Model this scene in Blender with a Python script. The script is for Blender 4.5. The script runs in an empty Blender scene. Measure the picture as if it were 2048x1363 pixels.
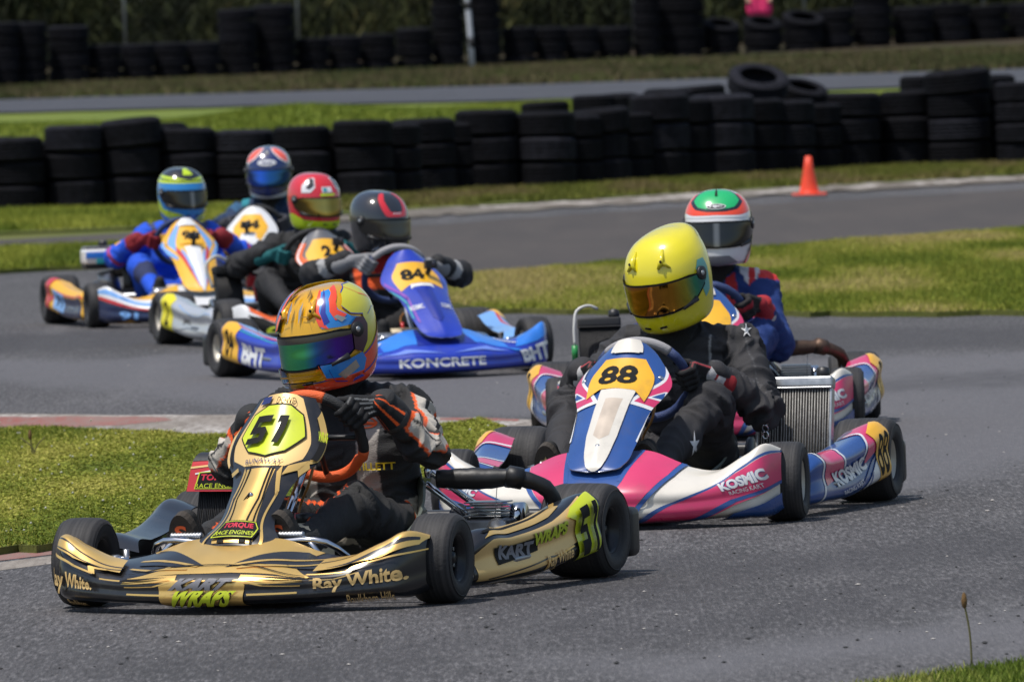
import bpy, bmesh, math, random
import numpy as np
from mathutils import Vector, Matrix, noise
from mathutils.geometry import tessellate_polygon
from mathutils.bvhtree import BVHTree
random.seed(5); rng = np.random.default_rng(5)
R = math.radians; PI = math.pi
S = bpy.context.scene
# ------------------------------------------------------------------ camera, light, exposure
FPX, CAMH, PITCH, ROLL = 18000.0, 1.67, math.atan(641.5/18000.0), R(2)
Fv = np.array([0, math.cos(PITCH), -math.sin(PITCH)])
_r0 = np.array([1, 0, 0.]); _u0 = np.array([0, math.sin(PITCH), math.cos(PITCH)])
Rv = math.cos(ROLL)*_r0 - math.sin(ROLL)*_u0; Uv = math.sin(ROLL)*_r0 + math.cos(ROLL)*_u0
cam = bpy.data.cameras.new('camera'); co = bpy.data.objects.new('camera', cam); S.collection.objects.link(co)
cam.sensor_width = 36; cam.lens = 36*FPX/2048; cam.clip_start = 0.5; cam.clip_end = 1500
co.matrix_world = Matrix(((Rv[0], Uv[0], -Fv[0], 0), (Rv[1], Uv[1], -Fv[1], 0), (Rv[2], Uv[2], -Fv[2], CAMH), (0, 0, 0, 1)))
cam.dof.use_dof = True; cam.dof.focus_distance = 27.2; cam.dof.aperture_fstop = 13
S.camera = co
W = bpy.data.worlds.new('World'); S.world = W; W.use_nodes = True
nt = W.node_tree; sky = nt.nodes.new('ShaderNodeTexSky'); sky.sky_type = 'NISHITA'; sky.sun_disc = False
SUN_EL, SUN_AZ = R(69), R(236)          # azimuth: compass clockwise from +Y (camera looks +Y)
sky.sun_elevation = SUN_EL; sky.sun_rotation = SUN_AZ; sky.air_density = 1.3; sky.dust_density = 2.0
nt.nodes['Background'].inputs[1].default_value = 0.12
nt.links.new(sky.outputs[0], nt.nodes['Background'].inputs[0])
sl = bpy.data.lights.new('sun', 'SUN'); so = bpy.data.objects.new('sun', sl); S.collection.objects.link(so)
sl.energy = 3.9; sl.angle = R(0.6); sl.color = (1, .955, .89)
sdir = Vector((math.sin(SUN_AZ)*math.cos(SUN_EL), math.cos(SUN_AZ)*math.cos(SUN_EL), math.sin(SUN_EL)))
so.rotation_euler = sdir.to_track_quat('Z', 'Y').to_euler()
S.view_settings.view_transform = 'Standard'; S.view_settings.look = 'None'; S.view_settings.exposure = 0.0; S.view_settings.gamma = 1
S.render.engine = 'CYCLES'

# ------------------------------------------------------------------ helpers
def gnd(x, y, z=0.0):
    """point of the level ground seen at photo pixel x,y (layout survey of the site)"""
    d = Fv + Rv*(x-1024)/FPX - Uv*(y-681.5)/FPX
    t = (z-CAMH)/d[2]; return np.array([d[0]*t, d[1]*t, z])
def atdist(x, y, D):
    d = Fv + Rv*(x-1024)/FPX - Uv*(y-681.5)/FPX
    t = D/d[1]; return np.array([d[0]*t, D, CAMH+d[2]*t])
def lin(h):
    h = h.lstrip('#'); c = [int(h[i:i+2], 16)/255 for i in (0, 2, 4)]
    return tuple(x/12.92 if x < .04045 else ((x+.055)/1.055)**2.4 for x in c)
MATS = {}
def mat(name, col=(.5, .5, .5), rough=.5, metal=0., coat=0., bump=0., bscale=40., var=0., vscale=8., spec=.5, trans=0.):
    if name in MATS: return MATS[name]
    m = bpy.data.materials.new(name); m.use_nodes = True; n = m.node_tree.nodes; l = m.node_tree.links
    b = n['Principled BSDF']; b.inputs['Base Color'].default_value = (*col, 1)
    b.inputs['Roughness'].default_value = rough; b.inputs['Metallic'].default_value = metal
    b.inputs['Coat Weight'].default_value = coat; b.inputs['Coat Roughness'].default_value = .08
    b.inputs['Specular IOR Level'].default_value = spec; b.inputs['Transmission Weight'].default_value = trans
    tc = n.new('ShaderNodeTexCoord')
    if var > 0:
        nz = n.new('ShaderNodeTexNoise'); nz.inputs['Scale'].default_value = vscale; nz.inputs['Detail'].default_value = 6
        l.new(tc.outputs['Object'], nz.inputs['Vector'])
        mr = n.new('ShaderNodeMapRange'); mr.inputs[1].default_value = .3; mr.inputs[2].default_value = .7
        mr.inputs[3].default_value = 1-var; mr.inputs[4].default_value = 1+var; l.new(nz.outputs[0], mr.inputs[0])
        mx = n.new('ShaderNodeVectorMath'); mx.operation = 'SCALE'; mx.inputs[0].default_value = col
        l.new(mr.outputs[0], mx.inputs['Scale']); l.new(mx.outputs[0], b.inputs['Base Color'])
        m2 = n.new('ShaderNodeMapRange'); m2.inputs[3].default_value = max(0, rough-.08); m2.inputs[4].default_value = min(1, rough+.15)
        l.new(nz.outputs[0], m2.inputs[0]); l.new(m2.outputs[0], b.inputs['Roughness'])
    if coat > 0 and 'helmet' not in name:
        gz = n.new('ShaderNodeTexNoise'); gz.inputs['Scale'].default_value = 7; gz.inputs['Detail'].default_value = 9; gz.inputs['Roughness'].default_value = .7; l.new(tc.outputs['Object'], gz.inputs['Vector'])
        gr = n.new('ShaderNodeMapRange'); gr.inputs[1].default_value = .54; gr.inputs[2].default_value = .78; gr.inputs[3].default_value = 0; gr.inputs[4].default_value = .38; l.new(gz.outputs[0], gr.inputs[0])
        gm = n.new('ShaderNodeMix'); gm.data_type = 'RGBA'; gm.inputs[7].default_value = (.11, .095, .08, 1); gm.inputs[6].default_value = (*col, 1); l.new(gr.outputs[0], gm.inputs[0])
        if b.inputs['Base Color'].links: l.new(b.inputs['Base Color'].links[0].from_socket, gm.inputs[6])
        l.new(gm.outputs[2], b.inputs['Base Color'])
    if bump > 0:
        nb = n.new('ShaderNodeTexNoise'); nb.inputs['Scale'].default_value = bscale; nb.inputs['Detail'].default_value = 4
        l.new(tc.outputs['Object'], nb.inputs['Vector'])
        bp = n.new('ShaderNodeBump'); bp.inputs['Strength'].default_value = bump; bp.inputs['Distance'].default_value = .01
        l.new(nb.outputs[0], bp.inputs['Height']); l.new(bp.outputs[0], b.inputs['Normal'])
    MATS[name] = m; return m
def colmat(name, rough=.8, bump=.25, bscale=220, spec=.3, subsurf=0, trans=0.):
    if name in MATS: return MATS[name]
    m = mat(name, (.5,)*3, rough, bump=bump, bscale=bscale, spec=spec)
    a = m.node_tree.nodes.new('ShaderNodeVertexColor'); a.layer_name = 'Col'
    m.node_tree.links.new(a.outputs[0], m.node_tree.nodes['Principled BSDF'].inputs['Base Color'])
    return m
def link(o, parent=None):
    S.collection.objects.link(o)
    if parent is not None: o.parent = parent
    return o
def tag(o, label=None, cat=None, group=None, kind=None):
    if label: o['label'] = label
    if cat: o['category'] = cat
    if group: o['group'] = group
    if kind: o['kind'] = kind
    return o
def empty(name, loc, rz=0, **k):
    o = bpy.data.objects.new(name, None); o.location = loc; o.rotation_euler = (0, 0, rz); o.empty_display_size = .1
    link(o); return tag(o, **k)
class MB:
    """collects verts/faces with materials -> one mesh"""
    def __init__(s): s.v = []; s.f = []; s.m = []; s.mats = []; s.sm = []
    def mi(s, m):
        if m not in s.mats: s.mats.append(m)
        return s.mats.index(m)
    def add(s, vs, fs, m, smooth=True):
        o = len(s.v); s.v += [tuple(map(float, v)) for v in vs]; i = s.mi(m)
        for f in fs: s.f.append(tuple(o+k for k in f)); s.m.append(i); s.sm.append(smooth)
    def box(s, c, d, m, rot=None, bev=0.0):
        bm = bmesh.new(); bmesh.ops.create_cube(bm, size=1); bmesh.ops.scale(bm, vec=d, verts=bm.verts)
        if bev: bmesh.ops.bevel(bm, geom=bm.edges[:], offset=bev, segments=3, profile=.6, affect='EDGES')
        M = Matrix.Translation(c) @ (rot if rot is not None else Matrix())
        s.add([M @ v.co for v in bm.verts], [[v.index for v in f.verts] for f in bm.faces], m, bool(bev)); bm.free()
    def tube(s, pts, r, m, n=10, closed=False, caps=True):
        pts = [Vector(p) for p in pts]; N = len(pts); rr = r if hasattr(r, '__len__') else [r]*N
        vs = []; up = None; fs = []
        for i, p in enumerate(pts):
            a = pts[(i-1) % N] if (closed or i > 0) else p; b = pts[(i+1) % N] if (closed or i < N-1) else p
            t = (b-a).normalized()
            if up is None: up = Vector((0, 0, 1)) if abs(t.z) < .9 else Vector((1, 0, 0))
            e1 = (up - t*up.dot(t)).normalized(); up = e1; e2 = t.cross(e1)
            for k in range(n):
                w = 2*PI*k/n; vs.append(p + (e1*math.cos(w)+e2*math.sin(w))*rr[i])
        for i in range(N if closed else N-1):
            for k in range(n):
                a = i*n+k; b = i*n+(k+1) % n; c = ((i+1) % N)*n
                fs.append((a, b, c+(k+1) % n, c+k))
        if caps and not closed: fs += [tuple(range(n))[::-1], tuple((N-1)*n+k for k in range(n))]
        s.add(vs, fs, m)
    def lathe(s, prof, m, c=(0, 0, 0), axis='y', n=32, closed=False):
        """prof: list of (h, r) along axis"""
        vs = []; fs = []; N = len(prof)
        for h, r in prof:
            for k in range(n):
                w = 2*PI*k/n; a, b = r*math.cos(w), r*math.sin(w)
                p = (a, h, b) if axis == 'y' else ((a, b, h) if axis == 'z' else (h, a, b))
                vs.append((p[0]+c[0], p[1]+c[1], p[2]+c[2]))
        for i in range(N if closed else N-1):
            for k in range(n):
                a = i*n+k; b = i*n+(k+1) % n; c2 = ((i+1) % N)*n
                fs.append((a, b, c2+(k+1) % n, c2+k))
        s.add(vs, fs, m)
    def build(s, name, parent=None, loc=None, rot=None, fixn=True):
        me = bpy.data.meshes.new(name); me.from_pydata(s.v, [], s.f)
        for m in s.mats: me.materials.append(m)
        me.polygons.foreach_set('material_index', s.m); me.polygons.foreach_set('use_smooth', s.sm)
        if fixn:
            bm = bmesh.new(); bm.from_mesh(me); bmesh.ops.recalc_face_normals(bm, faces=bm.faces); bm.to_mesh(me); bm.free()
        o = bpy.data.objects.new(name, me); link(o, parent)
        if loc is not None: o.location = loc
        if rot is not None: o.rotation_euler = rot
        return o
def hermite(xk, Y, x):
    """monotone-ish cubic through rows of Y at knots xk, sampled at x"""
    xk = np.asarray(xk, float); Y = np.asarray(Y, float); n = len(xk); h = np.diff(xk); d = np.diff(Y, axis=0)/h[:, None]
    m = np.zeros_like(Y); m[0] = d[0]; m[-1] = d[-1]
    for i in range(1, n-1):
        w = h[i]/(h[i-1]+h[i]); m[i] = d[i-1]*w + d[i]*(1-w)
    i = np.clip(np.searchsorted(xk, x, side='right')-1, 0, n-2); t = ((x-xk[i])/h[i])[:, None]; hh = h[i][:, None]
    return (2*t**3-3*t**2+1)*Y[i] + (t**3-2*t**2+t)*hh*m[i] + (-2*t**3+3*t**2)*Y[i+1] + (t**3-t**2)*hh*m[i+1]
def smooth_path(pts, n=24):
    P_ = np.array(pts, float); k = np.concatenate([[0], np.cumsum(np.linalg.norm(np.diff(P_, axis=0), axis=1))])
    return hermite(k, P_, np.linspace(0, k[-1], n))
_txt = {}
def text2d(s, bold=.02):
    """list of (tris) of the lettering normalised to width 1 / height 1 box"""
    key = (s, bold)
    if key in _txt: return _txt[key]
    cu = bpy.data.curves.new('lettering', 'FONT'); cu.body = s; cu.offset = bold; cu.resolution_u = 3
    o = bpy.data.objects.new('lettering', cu); me = bpy.data.meshes.new_from_object(o)
    V = np.array([v.co[:2] for v in me.vertices]); F = [tuple(p.vertices) for p in me.polygons]
    lo = V.min(0); hi = V.max(0); V = (V-lo)/(hi-lo)
    bpy.data.objects.remove(o); bpy.data.meshes.remove(me); bpy.data.curves.remove(cu)
    _txt[key] = (V, F); return V, F
# preset outlines in unit box
def star(cx=0, cy=0, r=.5, ri=.2, n=5, rot=PI/2):
    return [(cx+(r if i % 2 == 0 else ri)*math.cos(rot+PI*i/n), cy+(r if i % 2 == 0 else ri)*math.sin(rot+PI*i/n)) for i in range(2*n)]
def ell(cx, cy, rx, ry, n=28): return [(cx+rx*math.cos(2*PI*i/n), cy+ry*math.sin(2*PI*i/n)) for i in range(n)]
def stroke(pts, w):
    """polyline -> thin outline polygons (one quad per run)"""
    P_ = np.array(pts, float); out = []
    for a, b in zip(P_[:-1], P_[1:]):
        t = (b-a)/(np.linalg.norm(b-a)+1e-9); nn = np.array([-t[1], t[0]])*w/2; a2 = a-t*w*.2; b2 = b+t*w*.2
        out.append([tuple(a2-nn), tuple(b2-nn), tuple(b2+nn), tuple(a2+nn)])
    return out
class Panel:
    """curved shell over a (u,v) domain; flat artwork given in (u,v) is wrapped onto it"""
    def __init__(s, uk, vk, ctrl, nu=48, nv=28, base=None, edge=None, thick=.003, inner=None, func=None, wrap=False):
        s.u0, s.u1, s.v0, s.v1 = uk[0], uk[-1], vk[0], vk[-1]; s.nu, s.nv = nu, nv
        s.us = np.linspace(s.u0, s.u1, nu+1); s.vs = np.linspace(s.v0, s.v1, nv+1); s.thick = thick; s.wrap = wrap
        if func is not None: P_ = func(s.us, s.vs)
        else:
            C_ = np.array(ctrl, float)                       # [nu_k][nv_k][3]
            A = np.stack([hermite(vk, C_[i], s.vs) for i in range(len(uk))])      # nu_k, nv+1, 3
            P_ = np.stack([hermite(uk, A[:, j], s.us) for j in range(nv+1)])      # nv+1, nu+1, 3
        s.P = P_
        du = np.gradient(P_, axis=1); dv = np.gradient(P_, axis=0)
        if wrap: du[:, 0] = du[:, -1] = P_[:, 1]-P_[:, -2]
        N = np.cross(du, dv); s.N = N/(np.linalg.norm(N, axis=2, keepdims=True)+1e-12)
        s.base, s.edge, s.inner = base, edge or base, inner or base; s.dec = []; s.layer = 0
    def ev(s, uv):
        a = np.clip((uv[:, 0]-s.u0)/(s.u1-s.u0), 0, 1)*s.nu; b = np.clip((uv[:, 1]-s.v0)/(s.v1-s.v0), 0, 1)*s.nv
        i = np.minimum(a.astype(int), s.nu-1); j = np.minimum(b.astype(int), s.nv-1); a = (a-i)[:, None]; b = (b-j)[:, None]
        f = lambda G: G[j, i]*(1-a)*(1-b)+G[j, i+1]*a*(1-b)+G[j+1, i]*(1-a)*b+G[j+1, i+1]*a*b
        n = f(s.N); return f(s.P), n/(np.linalg.norm(n, axis=1, keepdims=True)+1e-12)
    def _raw(s, V, F, m, off):
        bm = bmesh.new(); bv = [bm.verts.new((x, y, 0)) for x, y in V]
        for f in F:
            try: bm.faces.new([bv[i] for i in f])
            except ValueError: pass
        V = np.array(V); lo, hi = V.min(0), V.max(0)
        def cut(co_, no, clear=False):
            bmesh.ops.bisect_plane(bm, geom=bm.verts[:]+bm.edges[:]+bm.faces[:], plane_co=co_, plane_no=no, clear_outer=clear, dist=1e-6)
        if lo[0] < s.u0: cut((s.u0, 0, 0), (-1, 0, 0), True)
        if hi[0] > s.u1: cut((s.u1, 0, 0), (1, 0, 0), True)
        if lo[1] < s.v0: cut((0, s.v0, 0), (0, -1, 0), True)
        if hi[1] > s.v1: cut((0, s.v1, 0), (0, 1, 0), True)
        for u in s.us[1:-1]:
            if lo[0] < u < hi[0]: cut((u, 0, 0), (1, 0, 0))
        for v in s.vs[1:-1]:
            if lo[1] < v < hi[1]: cut((0, v, 0), (0, 1, 0))
        bm.verts.index_update()
        if len(bm.faces):
            uv = np.array([v.co[:2] for v in bm.verts]); p, n = s.ev(uv)
            fs = []
            for f in bm.faces:
                q = [v.index for v in f.verts]
                if f.normal.z < 0: q.reverse()
                fs.append(q)
            s.dec.append((p+n*off, n, fs, m))
        bm.free()
    def poly(s, pts, m, lay=None):
        lay = s.next() if lay is None else lay
        T = tessellate_polygon([[Vector((x, y, 0)) for x, y in pts]])
        s._raw(pts, T, m, .0010+lay*.0004); return s
    def line(s, pts, w, m, lay=None):
        lay = s.next() if lay is None else lay
        for q in stroke(pts, w): s._raw(q, [(0, 1, 2, 3)], m, .0010+lay*.0004)
        return s
    def next(s): s.layer += 1; return s.layer
    def text(s, t, c, w, h, m, ang=0, shear=0., bold=.02, asp=1., outline=None, ow=.03, lay=None):
        """asp: metres of u-unit per metre of v-unit for true rotation"""
        lay = s.next() if lay is None else lay
        def put(V, F, mm, l):
            x = (V[:, 0]-.5)*w + shear*(V[:, 1]-.5)*h; y = (V[:, 1]-.5)*h
            X = x*math.cos(ang)-y*math.sin(ang); Y = x*math.sin(ang)+y*math.cos(ang)
            s._raw(np.stack([c[0]+X/asp, c[1]+Y], 1).tolist(), F, mm, .0010+l*.0004)
        if outline:
            put(*text2d(t, bold+ow), outline, lay); lay = s.next()
        put(*text2d(t, bold), m, lay); return s
    def build(s, name, parent=None, loc=None, rotm=None, extra=None):
        ny, nx = s.nv+1, s.nu+1; vs = s.P.reshape(-1, 3).tolist(); ns = s.N.reshape(-1, 3).tolist(); mats = [s.base]; fs = []; mi = []
        def g(m):
            if m not in mats: mats.append(m)
            return mats.index(m)
        for j in range(s.nv):
            for i in range(s.nu): fs.append((j*nx+i, j*nx+i+1, (j+1)*nx+i+1, (j+1)*nx+i)); mi.append(0)
        if s.thick > 0:
            o = len(vs); vs += (s.P-s.N*s.thick).reshape(-1, 3).tolist(); ns += (-s.N).reshape(-1, 3).tolist(); k = g(s.inner)
            for j in range(s.nv):
                for i in range(s.nu): fs.append((o+j*nx+i, o+(j+1)*nx+i, o+(j+1)*nx+i+1, o+j*nx+i+1)); mi.append(k)
            ring = [i for i in range(nx)]+[j*nx+nx-1 for j in range(1, ny)]+[(ny-1)*nx+i for i in range(nx-2, -1, -1)]+[j*nx for j in range(ny-2, 0, -1)]
            P2 = s.P.reshape(-1, 3); N2 = s.N.reshape(-1, 3); q = len(vs); k = g(s.edge); L = len(ring)
            cen = P2.mean(0)
            for t in ring:
                e = P2[t]-cen; e = e-N2[t]*e.dot(N2[t]); e = e/(np.linalg.norm(e)+1e-9)
                vs += [(P2[t]+N2[t]*.0004).tolist(), (P2[t]-N2[t]*s.thick).tolist()]; ns += [e.tolist(), e.tolist()]
            for t in range(L):
                a = q+2*t; b = q+2*((t+1) % L); fs.append((a, a+1, b+1, b)); mi.append(k)
        for p, n, F, m in s.dec:
            o = len(vs); vs += p.tolist(); ns += n.tolist(); k = g(m)
            for f in F: fs.append(tuple(o+i for i in f)); mi.append(k)
        me = bpy.data.meshes.new(name); me.from_pydata(vs, [], fs)
        for m in mats: me.materials.append(m)
        me.polygons.foreach_set('material_index', mi); me.polygons.foreach_set('use_smooth', [True]*len(fs))
        me.update(); me.normals_split_custom_set_from_vertices(ns)
        o = bpy.data.objects.new(name, me); link(o, parent)
        if loc is not None: o.location = loc
        if rotm is not None: o.matrix_basis = rotm
        return o
# ------------------------------------------------------------------ terrain
def terr(x, y):
    """height of the land: level track, a grass bank behind the near tyre wall, rising ground beyond"""
    x = np.asarray(x, float); y = np.asarray(y, float); s = y - (87.5+.68*(x+2.5))      # distance behind near wall line
    b = .15*np.exp(-((x+2.4)/1.0)**2) + .04*np.sin(x*.9+.7)
    bank = np.interp(s, [0, 4, 10, 17, 24, 34], [0, 0, .62, .60, .42, .40])
    bank = bank + b*np.clip((s-5)/4, 0, 1)*np.clip((24-s)/7, 0, 1)
    far = np.interp(y, [118, 140, 150, 171, 185, 400], [0, 0.02, .2, .34, .7, 9])
    return np.where(s > 0, bank, 0) + np.where(s > 14, far, 0)
def sheet(name, xs, ys, z, m, off=0., **k):
    X, Y = np.meshgrid(xs, ys); Z = z(X, Y)+off; nx, ny = len(xs), len(ys)
    vs = np.stack([X, Y, Z], -1).reshape(-1, 3); fs = [(j*nx+i, j*nx+i+1, (j+1)*nx+i+1, (j+1)*nx+i) for j in range(ny-1) for i in range(nx-1)]
    me = bpy.data.meshes.new(name); me.from_pydata(vs.tolist(), [], fs); me.materials.append(m)
    me.polygons.foreach_set('use_smooth', [True]*len(fs)); o = bpy.data.objects.new(name, me); link(o); tag(o, **k); return o
def ground_mat(name, c1, c2, c3, s1, s2, bump=.3, rough=.95, stretch=(1, 1, 1), thr=(.42, .6)):
    m = mat(name, c1, rough); n = m.node_tree.nodes; l = m.node_tree.links; b = n['Principled BSDF']; b.inputs['Specular IOR Level'].default_value = .25
    tc = n['Texture Coordinate']; mp = n.new('ShaderNodeMapping'); mp.inputs['Scale'].default_value = stretch; l.new(tc.outputs['Object'], mp.inputs[0])
    a = n.new('ShaderNodeTexNoise'); a.inputs['Scale'].default_value = s1; a.inputs['Detail'].default_value = 5; l.new(mp.outputs[0], a.inputs['Vector'])
    f = n.new('ShaderNodeTexNoise'); f.inputs['Scale'].default_value = s2; f.inputs['Detail'].default_value = 8; f.inputs['Roughness'].default_value = .75; l.new(mp.outputs[0], f.inputs['Vector'])
    r = n.new('ShaderNodeMapRange'); r.inputs[1].default_value = thr[0]; r.inputs[2].default_value = thr[1]; l.new(a.outputs[0], r.inputs[0])
    mx = n.new('ShaderNodeMix'); mx.data_type = 'RGBA'; mx.inputs[6].default_value = (*c1, 1); mx.inputs[7].default_value = (*c2, 1); l.new(r.outputs[0], mx.inputs[0])
    r2 = n.new('ShaderNodeMapRange'); r2.inputs[1].default_value = .38; r2.inputs[2].default_value = .66; l.new(f.outputs[0], r2.inputs[0])
    m2 = n.new('ShaderNodeMix'); m2.data_type = 'RGBA'; l.new(mx.outputs[2], m2.inputs[6]); m2.inputs[7].default_value = (*c3, 1)
    l.new(r2.outputs[0], m2.inputs[0]); l.new(m2.outputs[2], b.inputs['Base Color'])
    bp = n.new('ShaderNodeBump'); bp.inputs['Strength'].default_value = bump; bp.inputs['Distance'].default_value = .02
    l.new(f.outputs[0], bp.inputs['Height']); l.new(bp.outputs[0], b.inputs['Normal']); return m
def asphalt_mat(name, base, light, dark, spots=.75, bump=.6):
    m = mat(name, base, .88); n = m.node_tree.nodes; l = m.node_tree.links; b = n['Principled BSDF']; b.inputs['Specular IOR Level'].default_value = .35
    tc = n['Texture Coordinate']
    def noi(sc, det=3, st=(1, 1, 1)):
        mp = n.new('ShaderNodeMapping'); mp.inputs['Scale'].default_value = st; l.new(tc.outputs['Object'], mp.inputs[0])
        t = n.new('ShaderNodeTexNoise'); t.inputs['Scale'].default_value = sc; t.inputs['Detail'].default_value = det; t.inputs['Roughness'].default_value = .65; l.new(mp.outputs[0], t.inputs['Vector']); return t
    def rng_(src, a, c, o0=0, o1=1):
        r = n.new('ShaderNodeMapRange'); r.inputs[1].default_value = a; r.inputs[2].default_value = c; r.inputs[3].default_value = o0; r.inputs[4].default_value = o1; l.new(src, r.inputs[0]); return r.outputs[0]
    def mix(f, A, B):
        x = n.new('ShaderNodeMix'); x.data_type = 'RGBA'; l.new(f, x.inputs[0])
        for s_, q in ((A, 6), (B, 7)):
            if isinstance(s_, tuple): x.inputs[q].default_value = (*s_, 1)
            else: l.new(s_, x.inputs[q])
        return x.outputs[2]
    big = noi(.8, 4, (1, .22, 1)); grit = noi(78, 5, (1, .10, 1)); fine = noi(150, 2, (1, .12, 1)); tr = noi(1.6, 5, (1.5, .12, 1)); mid = noi(24, 5, (1, .10, 1))
    c = mix(rng_(big.outputs[0], .35, .65, 0, .55), base, dark)
    c = mix(rng_(tr.outputs[0], .52, .7, 0, .4), c, light)
    c = mix(rng_(grit.outputs[0], .51, .64, 0, spots), c, light)
    c = mix(rng_(grit.outputs[0], .46, .36, 0, .85), c, dark)
    c = mix(rng_(mid.outputs[0], .52, .36, 0, .55*spots), c, dark)
    c = mix(rng_(fine.outputs[0], .64, .74, 0, .5), c, tuple(min(1, q*2.0) for q in light))
    l.new(c, b.inputs['Base Color'])
    ad = n.new('ShaderNodeMath'); ad.operation = 'ADD'; l.new(grit.outputs[0], ad.inputs[0]); l.new(fine.outputs[0], ad.inputs[1])
    bp = n.new('ShaderNodeBump'); bp.inputs['Strength'].default_value = bump; bp.inputs['Distance'].default_value = .006
    l.new(ad.outputs[0], bp.inputs['Height']); l.new(bp.outputs[0], b.inputs['Normal']); return m
G_SOIL = ground_mat('grass_soil', (.10, .125, .022), (.15, .15, .04), (.075, .08, .02), 1.2, 30)
G_FAR = ground_mat('far_grass', (.12, .165, .022), (.165, .20, .03), (.09, .12, .018), .9, 14, stretch=(1, .4, 1))
G_DRY = ground_mat('dry_verge', (.036, .025, .014), (.026, .030, .010), (.050, .036, .022), .8, 20, stretch=(1, .4, 1))
ASPH = asphalt_mat('track_asphalt', (.080, .076, .079), (.160, .154, .158), (.030, .029, .030), .8)
ASPH_S = asphalt_mat('smooth_asphalt', (.110, .108, .124), (.135, .133, .150), (.075, .074, .086), .5, .3)
ASPH_D = asphalt_mat('dusty_asphalt', (.064, .053, .048), (.086, .073, .064), (.036, .032, .032), .35, .3)
ASPH_F = asphalt_mat('far_asphalt', (.054, .056, .067), (.068, .070, .08), (.04, .042, .05), .3, .2)
WHITE_K = ground_mat('kerb_white', (.48, .45, .42), (.27, .24, .21), (.16, .135, .115), 3.5, 22, rough=.9, stretch=(1, .13, 1))
RED_K = ground_mat('kerb_red', (.26, .085, .072), (.27, .14, .12), (.22, .16, .14), 3, 26, rough=.9, stretch=(1, .13, 1))
CONCF = ground_mat('far_kerb_concrete', (.15, .13, .11), (.24, .215, .19), (.08, .07, .055), 3, 12, rough=.95, stretch=(1, .3, 1))
FKW = ground_mat('flaking_far_white', (.42, .39, .36), (.11, .095, .075), (.18, .15, .125), 3.2, 9, rough=.95, stretch=(1, .3, 1), thr=(.46, .52))
CONC = ground_mat('weathered_concrete', (.26, .235, .21), (.34, .31, .28), (.12, .10, .08), 2.4, 20, rough=.95, stretch=(1, .15, 1))
xs = np.concatenate([np.linspace(-60, -9, 10), np.linspace(-8, 9, 52), np.linspace(10, 60, 10)])
ys = np.concatenate([np.linspace(3, 84, 12), np.linspace(85, 200, 140), np.linspace(205, 420, 20)])
sheet('ground', xs, ys, lambda X, Y: terr(X, Y)-.012, G_SOIL, label='grassy level ground around the race track', kind='structure')
def onterr(x, y, lo=100, hi=240):
    """walk the line of sight until it meets the rising ground"""
    for D in np.arange(lo, hi, .25):
        p = atdist(x, y, D)
        if terr(p[0], p[1])+.03 >= p[2]: return p
    return atdist(x, y, 171)
def pxpoly(pts): return [gnd(x, y)[:2] for x, y in pts]
def flat(name, pts, z, m, label=None, kind='structure', skirt=None, cat=None, world=False, follow=False):
    """level sheet with the outline pts (photo survey points), optional real step down to the ground"""
    W2 = pts if world else pxpoly(pts)
    T = tessellate_polygon([[Vector((p[0], p[1], 0)) for p in W2]]); n = len(W2)
    bm = bmesh.new(); vv = [bm.verts.new((p[0], p[1], z)) for p in W2]
    for t in T:
        try: bm.faces.new([vv[i] for i in t])
        except ValueError: pass
    if skirt is not None:
        lo = [bm.verts.new((p[0], p[1], skirt)) for p in W2]
        for i in range(n): bm.faces.new((vv[i], vv[(i+1) % n], lo[(i+1) % n], lo[i]))
    bmesh.ops.recalc_face_normals(bm, faces=bm.faces)
    if skirt is None:
        for f in bm.faces:
            if f.normal.z < 0: f.normal_flip()
    me = bpy.data.meshes.new(name); bm.to_mesh(me); bm.free(); me.materials.append(m)
    o = bpy.data.objects.new(name, me); link(o); tag(o, label=label, kind=kind, cat=cat); return o
def wob(pts, step=35, amp=2.0, seed=0):
    """photo outline with small natural irregularity"""
    r = random.Random(seed); out = []
    for (a, b), (c, d) in zip(pts[:-1], pts[1:]):
        n = max(1, int(math.hypot(c-a, d-b)/step))
        for i in range(n): t = i/n; out.append((a+(c-a)*t, b+(d-b)*t+(r.uniform(-amp, amp) if i else 0)))
    return out+[pts[-1]]
def inpoly(P_, poly):
    x, y = P_[:, 0], P_[:, 1]; c = np.zeros(len(P_), bool); poly = np.array(poly); n = len(poly)
    for i in range(n):
        x0, y0 = poly[i]; x1, y1 = poly[(i+1) % n]
        q = ((y0 > y) != (y1 > y)) & (x < (x1-x0)*(y-y0)/(y1-y0+1e-12)+x0); c ^= q
    return c
def val(P_, sc, seed):
    """cheap smooth 2-D noise 0..1"""
    r = np.random.default_rng(seed); t = r.random((64, 64)); a = P_*sc; i = np.floor(a).astype(int); f = a-i; f = f*f*(3-2*f)
    g = lambda dx, dy: t[(i[:, 0]+dx) % 64, (i[:, 1]+dy) % 64]
    return (g(0, 0)*(1-f[:, 0])+g(1, 0)*f[:, 0])*(1-f[:, 1])+(g(0, 1)*(1-f[:, 0])+g(1, 1)*f[:, 0])*f[:, 1]
def band_mask(Q, bands, soft=.10, wob_=.22):
    """resurfaced / rubbered areas with ragged soft borders (0..1) at world points Q"""
    r = np.random.default_rng(3); acc = np.zeros(len(Q)); w = np.stack([val(Q*np.array([1, .3]), 1.7, 5)-.5, (val(Q*np.array([1, .3]), 2.3, 6)-.5)*3], 1)*wob_
    for _ in range(14):
        j = Q+w+r.normal(0, soft, Q.shape)*np.array([1, 2.5]); h = np.zeros(len(Q), bool)
        for b in bands: h |= inpoly(j, b)
        acc += h
    return acc/14
XS = np.concatenate([[-60, -20, -8], np.arange(-5, 6.01, .07), [9, 20, 60]]); YS = np.concatenate([[3, 12], np.arange(19, 70.1, .22)])
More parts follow.
